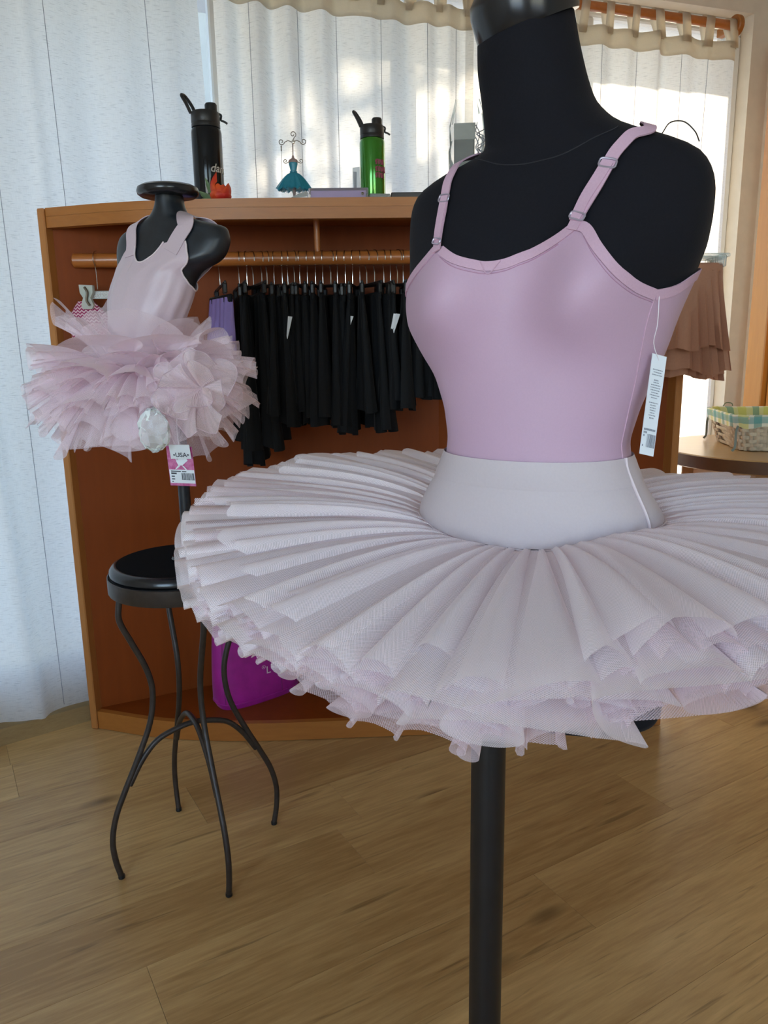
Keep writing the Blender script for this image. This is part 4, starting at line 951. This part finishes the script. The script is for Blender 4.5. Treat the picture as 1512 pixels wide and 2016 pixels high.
on_line(BA, [(56, 1.229), (60, 1.161), (71, 1.087), (74, 1.041)], .0009, .0030, M_pinktrim, 'side_seam', cm)
on_line(BA, [(-10.5, 1.2655), (-8, 1.2525), (-5, 1.2665)], .0009, .0048, M_pinktrim, 'centre_notch', cm)
sl = strap(BA, [(-28, 1.279), (-29, 1.313), (-30, 1.337), (-33, 1.357), (-42, 1.374), (-60, 1.386), (-90, 1.397), (-118, 1.387), (-138, 1.36), (-148, 1.30), (-152, 1.245)], .0115, .0018, .0040, M_pinktrim, 'strap', cm, smooth=5)
sr_ = strap(BA, [(11.5, 1.291), (13, 1.309), (16, 1.331), (20, 1.357), (24, 1.374), (33, 1.387), (46, 1.3905), (62, 1.399), (90, 1.407), (118, 1.397), (138, 1.37), (147, 1.31), (150, 1.245)], .0135, .0018, .0040, M_pinktrim, 'strap', cm, smooth=5)
strap(BA, [(11.7, 1.300), (14, 1.325), (18.5, 1.352), (20, 1.360)], .0125, .0014, .0056, M_pinktrim, 'strap_fold', sr_); strap(BA, [(-28.3, 1.292), (-29.3, 1.318), (-30, 1.343)], .0105, .0014, .0056, M_pinktrim, 'strap_fold', sl)
def hoop(B, t_, z_, w_, h_, rad, par, nm='slider', tilt=0):
    p = B.P(np.radians(t_), z_, .0066); nn = B.Nn(np.radians(t_), z_); sx = np.cross([0, 0, 1], nn); sx /= np.linalg.norm(sx); sy = np.cross(nn, sx)
    sx, sy = sx * math.cos(tilt) + sy * math.sin(tilt), sy * math.cos(tilt) - sx * math.sin(tilt)
    pts = [p + sx * math.copysign(abs(math.cos(a)) ** .5, math.cos(a)) * w_ / 2 + sy * math.copysign(abs(math.sin(a)) ** .5, math.sin(a)) * h_ / 2 for a in np.linspace(0, 2 * PI, 25)[:-1]]
    MB().tube(pts, rad, 6, closed=True).build(nm, M_metalpink, par)
M_metalpink = mat('coated_wire', (.50, .45, .55), rough=.3, metal=.6, noise=.1)
hoop(BA, 20, 1.358, .018, .010, .0011, sr_, tilt=-.25); hoop(BA, 12.4, 1.304, .018, .008, .0011, sr_, 'hook', tilt=-.35); hoop(BA, -30, 1.340, .015, .009, .0010, sl, tilt=-.1); hoop(BA, -28.3, 1.290, .014, .007, .0010, sl, 'hook', tilt=-.2)
MB().tube(catmull([(.318, .93, 1.404), (.328, .935, 1.416), (.345, .94, 1.418), (.358, .94, 1.408), (.362, .935, 1.396)], 6), .0008, 6).build('elastic_loop', M_blackwire, sr_)
# hang tag
tp = BA.P(np.radians(58), 1.226, .004)
c0 = np.array([.300, .868, 1.164]); ex = Vector((.0165, .004, -.0042)); ex.normalize(); ey = Vector((-.075, .0, -1)).normalized(); en = ex.cross(ey)
if en.y > 0: en = -en
MB().tube(catmull([tuple(tp), (.299, .855, 1.195), (.2985, .862, 1.175), tuple(np.array(c0) + np.array(ex) * .009 + np.array(ey) * .006)], 5), .0005, 5).build('tag_string', M_string, cm)
def card(o, ex, ey, en, w_, h_, t_=.0009):
    vs_ = [o + ex * a + ey * b_ + en * c for c in (0, -t_) for a, b_ in ((0, 0), (w_, 0), (w_, h_), (0, h_))]
    return MB().add([tuple(q) for q in vs_], [(0, 1, 2, 3), (7, 6, 5, 4), (0, 4, 5, 1), (1, 5, 6, 2), (2, 6, 7, 3), (3, 7, 4, 0)])
o0 = Vector(c0)
ht = card(o0, ex, ey, en, .0185, .112).build('hang_tag', M_white, cm, smooth=False)
b = MB(); rr = random.Random(2)
def strip(u0, u1, v0, v1): b.add([tuple(o0 + ex * u + ey * v + en * .0003) for u, v in ((u0, v0), (u1, v0), (u1, v1), (u0, v1))], [(0, 1, 2, 3)])
for k in range(20):
    v = .016 + k * .0028
    if k in (3, 12): continue
    wl = rr.uniform(.003, .0065) if k not in (4, 19) else .003
    u = .0092 - wl; 
    while u < .0092 + wl:
        e_ = u + rr.uniform(.0006, .002); strip(u, min(e_, .0092 + wl), v, v + (.0010 if k not in (4, 19) else .0014)); u = e_ + .0004
for k, (u0, u1) in enumerate(((.0015, .0165), (.0015, .006), (.0015, .0035), (.0015, .003))):
    u = u0
    while u < u1: e_ = u + rr.uniform(.0008, .0016); strip(u, min(e_, u1), .082 + k * .0035 + (.008 if k == 3 else 0), .0843 + k * .0035 + (.008 if k == 3 else 0)); u = e_ + .0003
u = .0065
while u < .0168: e_ = u + rr.choice((.0003, .0006, .0009)); strip(u, e_, .088, .103); u = e_ + rr.choice((.0003, .0006))
b.build('print', M_greyink, ht, smooth=False)

# ------------------------------------------------------------------ the big tutu
tu = thing('pancake_tutu', 'large pale pink pancake tutu standing out around the tall dress form', 'tutu', (.20, .98, .94))
bot = [(-180, .962), (-130, .962), (-100, .962), (-75, .957), (-54, .953), (-40, .946), (-25, .941), (1, .939), (14, .941), (25, .948), (38, .957), (52, .961), (67, .961), (93, .962), (130, .962), (180, .962)]
bt, bz_ = np.array([q[0] for q in bot], float), np.array([q[1] for q in bot])
tcol = np.radians(np.linspace(-180, 180, 145)); zb_ = np.interp(np.degrees(tcol), bt, bz_); rows = np.linspace(0, 1, 14)[:, None]
ztp = 1.040 + .003 * np.cos(tcol - PI); Zg = zb_ + (ztp - zb_) * rows
MB().grid(BA.P(np.broadcast_to(tcol, Zg.shape), Zg, .0058)).build('basque', M_pale, tu, ang=180)
zt = np.linspace(1.0085, 1.0425, 5)[:, None] + np.zeros_like(tcol)[None, :]
of = np.array([.0062, .0078, .0080, .0078, .0060])[:, None] + np.zeros_like(tcol)[None, :]
MB().grid(BA.P(np.broadcast_to(tcol, zt.shape), zt, of)).build('waistband', M_pale, tu, ang=180)
on_line(BA, [(73.5, 1.043), (72, 1.01), (70, .985), (67, .958)], .0019, .0075, M_paletrim, 'side_piping', tu)
on_line(BA, [(a, b_ - .001) for a, b_ in bot[3:14]], .0010, .0066, M_paletrim, 'hem_edge', tu)
rimA = np.array([-180, -165, -150, -136, -123, -112, -104, -97, -92, -88, -80, -60, -30, 0, 26, 50, 75, 100, 120, 135, 150, 168, 180], float)
rimZ = np.array([.957, .938, .914, .900, .884, .876, .882, .896, .912, .934, .928, .932, .940, .942, .937, .925, .940, .955, .968, .970, .970, .963, .957])
TC = np.array([.205, .985])
def tulle_layer(name, material, parent, attach, rim, r_jit, zoff, N_, seed, nr=12, ns=720, az=.012, droop=0.0, puff=0.0, fold=.30, edge=.012, slow=.010, psi0=-PI, psi1=PI, uvs=1.0, widen=0.0):
    rr = np.random.RandomState(seed)
    wd = .25 + rr.exponential(.75, N_).clip(0, 2.6); mid = (np.arange(N_) + .5) / N_ * (psi1 - psi0) + psi0; wd = wd * (1 + widen * np.exp(-((mid + 1.45) / .65) ** 2)); cum = np.r_[0, np.cumsum(wd)]; cum = cum / cum[-1] * (psi1 - psi0) + psi0
    s = np.linspace(psi0, psi1, ns + 1)
    ph = np.interp(s, cum, np.arange(N_ + 1)); ki = np.clip(np.floor(ph).astype(int), 0, N_ - 1); w_l = np.diff(cum)[ki]
    kr = rr.uniform(-1, 1, N_ + 1); kr2 = rr.uniform(-1, 1, N_ + 1); fa = fold * (1 + .45 * rr.uniform(-1, 1, N_))[ki]
    jr = np.interp(ph, np.arange(N_ + 1), kr); jz = np.interp(ph, np.arange(N_ + 1), kr2); jstep = kr[ki]
    tt = np.linspace(0, 1, nr + 1); G = np.zeros((nr + 1, ns + 1, 3)); U = np.zeros((nr + 1, ns + 1, 2))
    sl_ = sum(rr.uniform(.5, 1) * np.sin(k * s + rr.uniform(0, 6.28)) for k in (2, 3, 5, 7)) / 2.2
    Rr, Zr = rim(s)
    Rr = Rr * (1 + r_jit + edge * .7 * jstep + edge * jr) ; Zr = Zr + zoff
    for i, t in enumerate(tt):
        psi = s + fa * w_l * np.sin(2 * PI * ph) * (t ** .55)
        A_ = attach(psi); a_r = A_[0]; a_z = A_[1]
        r_ = a_r + (Rr - a_r) * t
        z = a_z + (Zr - a_z) * t + puff * math.sin(PI * t ** .7) - droop * t * t
        z = z + az * (t ** .8) * np.cos(2 * PI * ph) * (.5 + .8 * w_l / w_l.mean() * .5) + az * .7 * jz * t + slow * sl_ * t
        cen_ = A_[2]
        G[i] = np.stack([cen_[0] + r_ * np.cos(psi), cen_[1] + r_ * np.sin(psi), z], 1)
        U[i, :, 0] = s * .42 * uvs * 1.6; U[i, :, 1] = t * .33 * uvs
    return MB().grid(G, uv=U).build(name, material, parent, ang=180)
def tutu_attach(psi):
    th = PI / 2 - psi - BA.phi            # world azimuth -> body theta (approx. on an ellipse)
    th = -(psi - math.atan2(BA.ef[1], BA.ef[0])); th = (th + PI) % (2 * PI) - PI
    th = -th if False else th
    z = np.interp(np.degrees(_th_of(psi)), bt, bz_) - .002
    p = BA.P(_th_of(psi), z, .004); d = p[:, :2] - TC
    return np.linalg.norm(d, axis=1), z, TC
_tt = np.linspace(-PI, PI, 721); _pp = BA.P(_tt, .955, .004)[:, :2] - TC; _aa = np.unwrap(np.arctan2(_pp[:, 1], _pp[:, 0]))
def _th_of(psi):
    a = (np.asarray(psi) - _aa[0]) % (2 * PI) + _aa[0]; a = np.where(a > _aa[-1] + 1e-9, a, a)
    return np.interp(a, _aa, _tt) if _aa[-1] > _aa[0] else np.interp(-((_aa[0] - np.asarray(psi)) % (2 * PI)), _aa[::-1] - _aa[0], _tt[::-1])
def rim0(s):
    a = (np.degrees(s) + 180) % 360 - 180; R0 = np.interp(a, [-180, -150, -120, -100, -80, 0, 90, 180], [.462, .452, .438, .437, .45, .46, .45, .462]); return R0, np.interp(a, rimA, rimZ)
tulle_specs = [  # r_jit, zoff, pleats, az, puff, material, fold
    (-.006, .012, 78, .0105, .012, M_tulle, .36), (-.022, .006, 92, .0105, .010, M_tulle2, .40), (.002, .001, 62, .011, .008, M_tulle, .34),
    (-.03, -.004, 84, .009, .004, M_tulle, .36), (.012, -.008, 44, .010, .003, M_tulle, .30), (-.016, -.013, 66, .009, 0, M_tulle2, .32), (-.004, -.018, 38, .009, 0, M_tulle2, .28), (-.035, -.026, 52, .009, 0, M_tulle2, .3)]
for k, (rj, zo, n_, az, pf, mt_, fo) in enumerate(tulle_specs):
    tulle_layer('tulle_layer', mt_, tu, tutu_attach, rim0, rj, zo, n_, 40 + k, az=az, puff=pf, fold=fo, edge=.010 if k else .014, slow=.007 + .002 * (k % 3), widen=.75)

# loose gathered panels lying over the top layer
rr = np.random.RandomState(17); NPAN = 58
for q in range(NPAN):
    pc = -PI + (q + rr.uniform(.1, .9)) * 2 * PI / NPAN; frnt = math.exp(-((pc + 1.5) / .75) ** 2)
    hw = R(rr.uniform(1.6, 3.6) + 3.4 * frnt * rr.uniform(.2, 1)); ln = rr.uniform(.87, 1.0) + .06 * frnt * rr.uniform(-.1, 1); lf = rr.uniform(.005, .012) + .010 * frnt; skew = rr.uniform(-.10, .10); ph = rr.uniform(0, 6.28)
    s_ = np.linspace(-1, 1, 13); G = []; U = []
    for i in range(13):
        t = i / 12; psi = pc + skew * t * .5 + s_ * hw * (.30 + .70 * t) * (1 + .12 * math.sin(3 * t + ph)); A_ = tutu_attach(psi); R0, Z0 = rim0(psi)
        end = R0 * ln * (1 - .02 * s_ ** 2 + .012 * np.sin(5 * s_ + ph)); r_ = A_[0] + (end - A_[0]) * t; tq = (r_ - A_[0]) / (R0 - A_[0])
        z = A_[1] + .002 + (Z0 + .017 - A_[1]) * tq + .014 * np.sin(PI * np.clip(tq, 0, 1) ** .7) + lf * (1 - 1.5 * s_ ** 2) * t ** .6 + .006 * frnt * t * np.sin(4 * s_ + ph)
        G.append(np.stack([TC[0] + r_ * np.cos(psi), TC[1] + r_ * np.sin(psi), z], 1)); U.append(np.stack([psi * .67, np.full(13, t * .33)], 1))
    MB().grid(np.array(G), uv=np.array(U)).build('tulle_panel', M_tulle, tu, ang=180)

# ------------------------------------------------------------------ child dress form and its tutu leotard
CZ = [1.0, 1.1, 1.17, 1.25, 1.32, 1.36, 1.4, 1.43, 1.46, 1.5]
CTb = dict(z=CZ, bf=[.055, .062, .066, .064, .055, .045, .036, .032, .03, .026], bb=[.055, .062, .06, .056, .052, .045, .036, .032, .03, .026], n=[2.2] * 5 + [2.6, 2.6, 2.3, 2, 2], cv=[.05, .05, .045, .03, .015, .005, 0, 0, 0, 0])
ZCh = [1.05, 1.09, 1.13, 1.17, 1.21, 1.24, 1.27, 1.295, 1.31, 1.325, 1.335, 1.345, 1.36, 1.375, 1.39, 1.4, 1.41, 1.416, 1.422, 1.43, 1.44, 1.45, 1.47]
ACh = [0.0782, 0.0863, 0.0805, 0.0716, 0.0705, 0.0774, 0.089, 0.0925, 0.0932, 0.0989, 0.1177, 0.1257, 0.1317, 0.1346, 0.1307, 0.1241, 0.0884, 0.0682, 0.0464, 0.0365, 0.0285, 0.0245, 0.024]
CCh = [-0.035, -0.0326, -0.0315, -0.0264, -0.0241, -0.0196, -0.0157, -0.0106, -0.0055, 0.0037, 0.0198, 0.0259, 0.0274, 0.0291, 0.0291, 0.0307, 0.0244, 0.0235, 0.0221, 0.0253, 0.0264, 0.0272, 0.0278]
BC = Body((-.43, 1.60, 0), 27, CTb, ZCh, ACh, CCh, sig=.0035)
cf = thing('child_dress_form', 'small black child dress form standing on the bar stool', 'mannequin', (SC[0], SC[1], .70))
zr = np.r_[1.05, 1.052, np.linspace(1.06, 1.30, 22), np.linspace(1.305, 1.43, 46), np.linspace(1.433, 1.465, 10)]
Pc = BC.P(TH[None, :], zr[:, None]); cen = Pc.mean(1, keepdims=True); shr = np.ones((len(zr), 1, 1)); shr[0] = .9; shr[1] = .97; Pc = cen + (Pc - cen) * shr
b = MB(); b.grid(Pc, cv=True); b.f.append(tuple(range(127, -1, -1))); b.f.append(tuple((len(zr) - 1) * 128 + k for k in range(128))); b.build('torso', M_cform, cf, ang=60)
ctp = BC.P(TH, 1.46).mean(0)
MB().lathe([(0, -.002), (.052, -.002), (.0575, .002), (.059, .008), (.057, .014), (.050, .018), (0, .0195)], 44, (ctp[0] - .002, ctp[1], 1.464)).build('neck_cap', M_blackgl, cf)
MB().tube([(-.430, 1.63, .70), (-.428, 1.625, 1.10)], .0125, 20).build('pole', M_cform, cf)
MB().lathe([(0, .7), (.144, .7), (.149, .704), (.149, .712), (.143, .720), (.136, .7225), (0, .7225)], 56, (SC[0], SC[1], 0)).build('base', M_blackgl, cf)
MB().lathe([(0, .7226), (.134, .7226), (.134, .7238), (0, .7238)], 56, (SC[0], SC[1], 0)).build('felt_top', M_felt, cf)
MB().lathe([(.0125, .7239), (.036, .7239), (.037, .728), (.034, .733), (.020, .736), (.0175, .748), (.0125, .749)], 36, (-.430, 1.63, 0)).build('pole_flange', M_blackgl, cf)
tl_ = thing('tutu_leotard', 'pale pink child leotard with full tulle tutu on the small dress form', 'leotard', (-.46, 1.58, 1.10))
ce = [(-180, 1.32), (-140, 1.31), (-110, 1.295), (-70, 1.305), (-41, 1.345), (-28, 1.366), (-22, 1.371), (-17, 1.370), (-15.6, 1.350), (-12, 1.340), (-7.5, 1.336), (-3, 1.3375), (1, 1.349), (5, 1.370), (10, 1.372), (20, 1.373), (26, 1.370), (35, 1.347), (54, 1.324), (73, 1.306), (88, 1.294), (111, 1.287), (140, 1.305), (180, 1.32)]
ct_, cz_ = np.array([q[0] for q in ce], float), np.array([q[1] for q in ce])
tcol = np.radians(np.unique(np.concatenate([np.linspace(-180, 180, 145), ct_]))); zt_ = np.interp(np.degrees(tcol), ct_, cz_); rows = np.linspace(0, 1, 40)[:, None]; Zg = 1.07 + (zt_ - 1.07) * rows
wr = .0012 * np.sin(14 * tcol + 2)[None, :] * np.exp(-((rows - .78) / .2) ** 2)
MB().grid(BC.P(np.broadcast_to(tcol, Zg.shape), Zg, .0032 + wr)).build('bodice', M_cpink, tl_, ang=180)
def cstrap(pts, w_, nm='shoulder_strap', off=.0036, mt_=M_cpink): return strap(BC, pts, w_, .0016, off, mt_, nm, tl_, smooth=8)
cstrap([(-22, 1.35), (-22, 1.372), (-28, 1.395), (-45, 1.411), (-90, 1.4235), (-135, 1.411), (-152, 1.385), (-155, 1.31)], [.026, .026, .028, .030, .032, .034, .04])
cstrap([(14.5, 1.352), (17, 1.376), (26, 1.398), (45, 1.412), (90, 1.4235), (135, 1.412), (152, 1.39), (158, 1.35), (160, 1.30)], [.036, .034, .032, .032, .032, .034, .036, .04])
on_line(BC, [(-16.5, 1.368), (-15.6, 1.350), (-12, 1.340), (-7.5, 1.336), (-3, 1.3375), (1, 1.349), (5, 1.372)], .0017, .0045, M_paletrim, 'neck_binding', tl_)
on_line(BC, [(26, 1.370), (28, 1.364), (35, 1.347), (54, 1.324), (73, 1.306), (88, 1.294), (111, 1.287), (140, 1.305)], .0017, .0045, M_paletrim, 'arm_binding', tl_)
CC0 = BC.P(TH, 1.125).mean(0)[:2]
def c_attach(z0, r0):
    def f_(psi): return np.full_like(psi, r0), np.full_like(psi, z0), CC0
    return f_
def c_rim(R_, z_, tilt=0.0):
    def f_(s): return np.full_like(s, R_) + .012 * np.sin(3 * s + z_ * 40), np.full_like(s, z_) + tilt * np.cos(s + .4)
    return f_
cspec = [(1.150, .074, .155, 1.222, 24, .030), (1.145, .078, .195, 1.178, 30, .028), (1.14, .080, .218, 1.148, 34, .026), (1.132, .082, .228, 1.118, 36, .026), (1.125, .084, .232, 1.09, 36, .026), (1.118, .085, .222, 1.058, 34, .026), (1.11, .085, .205, 1.025, 30, .026), (1.10, .083, .178, 1.0, 28, .024), (1.095, .08, .145, .985, 24, .022), (1.128, .083, .20, 1.135, 32, .03), (1.12, .083, .20, 1.07, 32, .03)]
for k, (z0, r0, R_, z1, n_, az) in enumerate(cspec):
    tulle_layer('tulle_ruffle', M_ctulle, tl_, c_attach(z0, r0), c_rim(R_ * .95, z1, .012 if k % 2 else -.012), 0, 0, int(n_ * .62), 80 + k, nr=9, ns=420, az=az * .62, fold=.36, edge=.034, slow=.024, puff=.014, uvs=.55)
M_edge = mat('tulle_edge', (.86, .74, .82), rough=.8, noise=.05, trans=.3)
# rosette of crumpled tulle
rr = np.random.RandomState(6); rcx = np.array([-.325, 1.405, 1.105]); fr = np.array([-.05, -.95, .1]); fr /= np.linalg.norm(fr); ux = np.cross(fr, [0, 0, 1]); ux /= np.linalg.norm(ux); uy = np.cross(ux, fr)
PET = [(2.7, .070, .0, .5), (1.75, .062, .02, .42), (1.0, .074, .01, .45), (.2, .078, .0, .40), (-.55, .070, .03, .42), (-1.2, .092, .0, .34), (-1.9, .086, .01, .36), (-2.7, .060, .02, .5), (2.2, .045, .05, .6), (.5, .052, .06, .5), (-1.0, .050, .055, .5), (-2.4, .040, .06, .6)]
for k, (a0, L, lift, wq) in enumerate(PET):
    G = []; U = []; ph = rr.uniform(0, 6.28)
    for i in range(11):
        t = i / 10; row = []; ur = []
        for j in range(17):
            s_ = (j / 16 - .5) * 2; a = a0 + s_ * (wq + .15 * t) + .10 * t * math.sin(3 * s_ + ph); rad = L * t * (1 - .16 * s_ * s_); hgt = .026 * math.sin(PI * t * .8) + lift * t + .032 * t * math.sin(2.1 * s_ + ph) + .010 * t * t * math.sin(5 * s_ + ph * 2)
            q = rcx + ux * rad * math.cos(a) + uy * rad * math.sin(a) + fr * hgt; row.append(q); ur.append((rad * s_, t * L))
        G.append(row); U.append(ur)
    pt_ = MB().grid(np.array(G), uv=np.array(U)).build('rosette_petal', M_ctulle, tl_, ang=180)
    MB().tube([tuple(q) for q in G[-1]], .0008, 5).build('rolled_edge', M_edge, pt_)
# small clear packet pinned on the tulle
n = 12; G = []
for i in range(n):
    ph = PI * i / (n - 1); G.append([( -.405 + .028 * math.sin(ph) * math.cos(a) , 1.365 + .012 * math.sin(ph) * math.sin(a), 1.035 + .037 * math.cos(ph)) for a in np.linspace(0, 2 * PI, 19)[:-1]])
MB().grid(crumple(np.array(G), .0022, 5), cv=True).build('clear_packet', M_clear2, tl_, ang=20)
# hang tags on the small tutu
def flat_print(b, o0, ex, ey, en, rects, d=.0004):
    for u0, u1, v0, v1 in rects: b.add([tuple(o0 + ex * u + ey * v + en * d) for u, v in ((u0, v0), (u1, v0), (u1, v1), (u0, v1))], [(0, 1, 2, 3)])
ex = Vector((1, 0, -.055)).normalized(); ey = Vector((.045, 0, -1)).normalized(); en = Vector((0, -1, 0))
o1 = Vector((-.395, 1.395, 1.003))
t1 = card(o1, ex, ey, en, .047, .073).build('hang_tag', M_magcard, tl_, smooth=False)
b = MB(); flat_print(b, o1, ex, ey, en, [(.001, .0465, .043, .068)]); b.build('price_sticker', M_white, t1, smooth=False)
b = MB(); rects = [(.004, .022, .045, .047), (.024, .032, .0452, .047), (.004, .014, .0485, .0515), (.004, .010, .0545, .0565), (.004, .010, .0595, .0615), (.004, .007, .0645, .066)]
u = .0225
while u < .044: w_ = rr.choice([.0004, .0008, .0013]); rects.append((u, u + w_, .049, .062)); u += w_ + rr.choice([.0005, .0009])
flat_print(b, o1, ex, ey, en, rects, .0007); b.build('print', M_ink, t1, smooth=False)
# pale motif on the tag: a tilted card shape with ribbons
b = MB(); q = [(.015, .026), (.030, .017), (.037, .025), (.027, .034), (.019, .036)]; b.add([tuple(o1 + ex * u + ey * v + en * .0005) for u, v in q], [tuple(range(5))])
b.add([tuple(o1 + ex * u + ey * v + en * .0005) for u, v in ((.019, .034), (.022, .036), (.015, .0415), (.012, .0425))], [(0, 1, 2, 3)]); b.add([tuple(o1 + ex * u + ey * v + en * .0005) for u, v in ((.024, .034), (.028, .036), (.034, .0425), (.031, .0425))], [(0, 1, 2, 3)])
b.add([tuple(o1 + ex * u + ey * v + en * .0005) for u, v in ((.013, .021), (.0145, .0205), (.018, .0255), (.016, .026))], [(0, 1, 2, 3)]); b.build('motif', M_white, t1, smooth=False)
o2 = Vector((-.388, 1.388, 1.006)); ex2 = Vector((1, 0, -.02)).normalized(); ey2 = Vector((.10, 0, -1)).normalized()
t2 = card(o2, ex2, ey2, en, .037, .026).build('label_card', mat('translucent_card', (.62, .64, .66), rough=.5, noise=.05), tl_, smooth=False)
v, f = text_mesh('\u2022USA\u2022', .0115, 0, .0002); b = MB().add([tuple(o2 + ex2 * (.0195 + p[0]) + ey2 * (.0225 - p[1]) + en * .0005) for p in v], f); b.build('lettering', M_ink, t2, smooth=False)
MB().tube([tuple(o2 + ex2 * .018 + ey2 * .006 - en * .001), (-.372, 1.392, 1.03), (-.375, 1.41, 1.06)], .0005, 5).build('tag_string', M_string, tl_)

# ------------------------------------------------------------------ side table and basket
TX, TY, TZ = 1.30, 2.556, .82
tb = thing('side_table', 'round wooden side table by the sunny curtain', 'table', (TX, TY, 0))
MB().lathe([(0, TZ - .044), (.352, TZ - .044), (.356, TZ - .041), (.356, TZ - .003), (.353, TZ), (0, TZ)], 72, (TX, TY, 0)).build('tabletop', M_table, tb)
MB().lathe([(.3562, TZ - .0415), (.3572, TZ - .041), (.3572, TZ - .0035), (.3562, TZ - .003)], 72, (TX, TY, 0)).build('edge_band', M_tleg2, tb)
for k, a in enumerate((150, 240, 330, 60)):
    lx, ly = TX + .25 * math.cos(R(a)), TY + .25 * math.sin(R(a))
    MB().box((lx, ly, (TZ - .045) / 2), (.052, .052, TZ - .047), rotz(R(a)), bev=.004).build('leg', M_tleg, tb, smooth=False)
for a0, a1 in ((150, 240), (240, 330), (330, 60), (60, 150)):
    p = np.array([math.cos(R(a0)), math.sin(R(a0))]) * .25; q = np.array([math.cos(R(a1)), math.sin(R(a1))]) * .25; mdd = (p + q) / 2; an = math.atan2((q - p)[1], (q - p)[0])
    MB().box((TX + mdd[0], TY + mdd[1], TZ - .075), (.30, .02, .055), rotz(an), bev=.002).build('apron', M_tleg, tb, smooth=False)
bk = thing('wicker_basket', 'cream woven basket with a green checked cloth lining on the side table', 'basket', (1.315, 2.575, TZ))
BR = rotz(R(-8)); BCc = Vector((1.312, 2.585, TZ))
def bpt(a, z, o_=0.0):
    t = z / .115; h = .140 + .032 * t + o_; h2 = .150 + .03 * t + o_; e_ = .24
    return BCc + BR @ Vector((h * math.copysign(abs(math.cos(a)) ** e_, math.cos(a)), h2 * math.copysign(abs(math.sin(a)) ** e_, math.sin(a)), z))
aa = np.linspace(0, 2 * PI, 193)[:-1]
per = np.r_[0, np.cumsum([ (bpt(aa[i], .05) - bpt(aa[i - 1], .05)).length for i in range(1, 192)])]; per = per / (per[-1] + (bpt(aa[0], .05) - bpt(aa[-1], .05)).length)
MB().grid(np.array([[tuple(bpt(a, z, -.006)) for a in aa] for z in (.002, .03, .06, .09, .113)]), cv=True).build('inner_wall', M_basket, bk, ang=180)
b = MB(); b.add([tuple(bpt(a, .003, -.005)) for a in aa], [tuple(range(192))]); b.build('bottom', M_basket, bk)
NS = 56
b = MB()
for row in range(9):
    z0 = .003 + row * .0122; G = []
    for z, w_ in ((z0, 0), (z0 + .0055, 1), (z0 + .011, 0)):
        G.append([tuple(bpt(a, z, .0005 + .0045 * math.sin(per[i] * NS * PI + row * PI) + .0012 * w_)) for i, a in enumerate(aa)])
    b.grid(np.array(G), cv=True)
tag(b.build('woven_splints', M_basket, bk, ang=180), kind='stuff')
b = MB()
for k in range(NS):
    a = np.interp((k + .5) / NS, per, aa); pts = [bpt(a, z, .001) for z in (.002, .04, .08, .112)]; nn = (bpt(a, .05, .01) - bpt(a, .05)).normalized(); b.ribbon([tuple(p) for p in pts], [tuple(nn)] * 4, .009, .0015)
tag(b.build('upright_stakes', M_basket, bk), kind='stuff')
plen = per * 1.2
rr = np.random.RandomState(3); wob = np.interp(np.linspace(0, 1, 192), np.linspace(0, 1, 40), rr.uniform(-.006, .006, 40))
prof_l = [(-.009, .004), (-.009, .04), (-.0085, .08), (-.007, .113), (-.001, .1185), (.0055, .117), (.0075, .105), (.0085, .092), (.010, .078)]
G = []; U = []; L_ = 0
for k, (o_, z) in enumerate(prof_l):
    if k: L_ += math.hypot(o_ - prof_l[k - 1][0], z - prof_l[k - 1][1])
    ww = .0022 if k > 3 else .001
    G.append([tuple(bpt(a, z + (wob[i] if k == 8 else wob[i] * .3 if k >= 3 else 0), o_ + ww * math.sin(per[i] * 90 + k * .6))) for i, a in enumerate(aa)]); U.append([(per[i] * 1.22, L_) for i in range(192)])
MB().grid(np.array(G), cv=True, uv=np.array(U)).build('checked_lining', M_gingham, bk, ang=180)
for a in (R(225), R(135), R(315)):
    p = bpt(a, .085, .012); q = bpt(a, .055, .02); pts = [tuple(p), tuple(p + Vector((-.008, -.006, -.02))), tuple(q + Vector((-.01, -.01, -.035))), (q.x - .02, q.y - .012, TZ + .006)]
    pp = catmull(pts, 5); MB().ribbon(pp, [(-.3, -.95, 0)] * len(pp), .007, .0008).build('ribbon_tie', mat('grey_green_ribbon', (.20, .24, .20), noise=.1), bk)
p = bpt(R(100), .118, .0); MB().tube(catmull([tuple(p), tuple(p + Vector((.01, 0, .012))), tuple(p + Vector((.03, 0, .010))), tuple(p + Vector((.035, 0, 0)))], 5), .0016, 6).build('lining_bow', M_leaf, bk)
gd = thing('dark_purse', 'grey-green soft case lying in the basket', 'case', (1.36, 2.53, TZ + .06))
MB().lathe([(0, 0), (.05, .002), (.07, .018), (.066, .034), (.04, .044), (0, .046)], 28, (1.365, 2.52, TZ + .062), (1.15, .8)).build('case_body', mat('olive_grey', (.10, .11, .08), rough=.5, noise=.2), gd)
MB().lathe([(0, .004), (.062, .006), (.068, .03), (.07, .061), (0, .0615)], 28, (1.365, 2.52, TZ)).build('cloth_bundle', M_gingham, gd)
# crumpled clear bag on the floor behind the table
G = []
for i in range(14):
    ph = PI * i / 13; G.append([(1.57 + .11 * math.sin(ph) * math.cos(a), 2.95 + .09 * math.sin(ph) * math.sin(a), .30 - .295 * math.cos(ph)) for a in np.linspace(0, 2 * PI, 25)[:-1]])
pg = MB().grid(crumple(np.array(G), .008, 9), cv=True).build('crumpled_bag', M_clear2, loc=(1.57, 2.95, 0.0), ang=20); tag(pg, 'crumpled clear plastic bag on the floor behind the side table', 'bag')
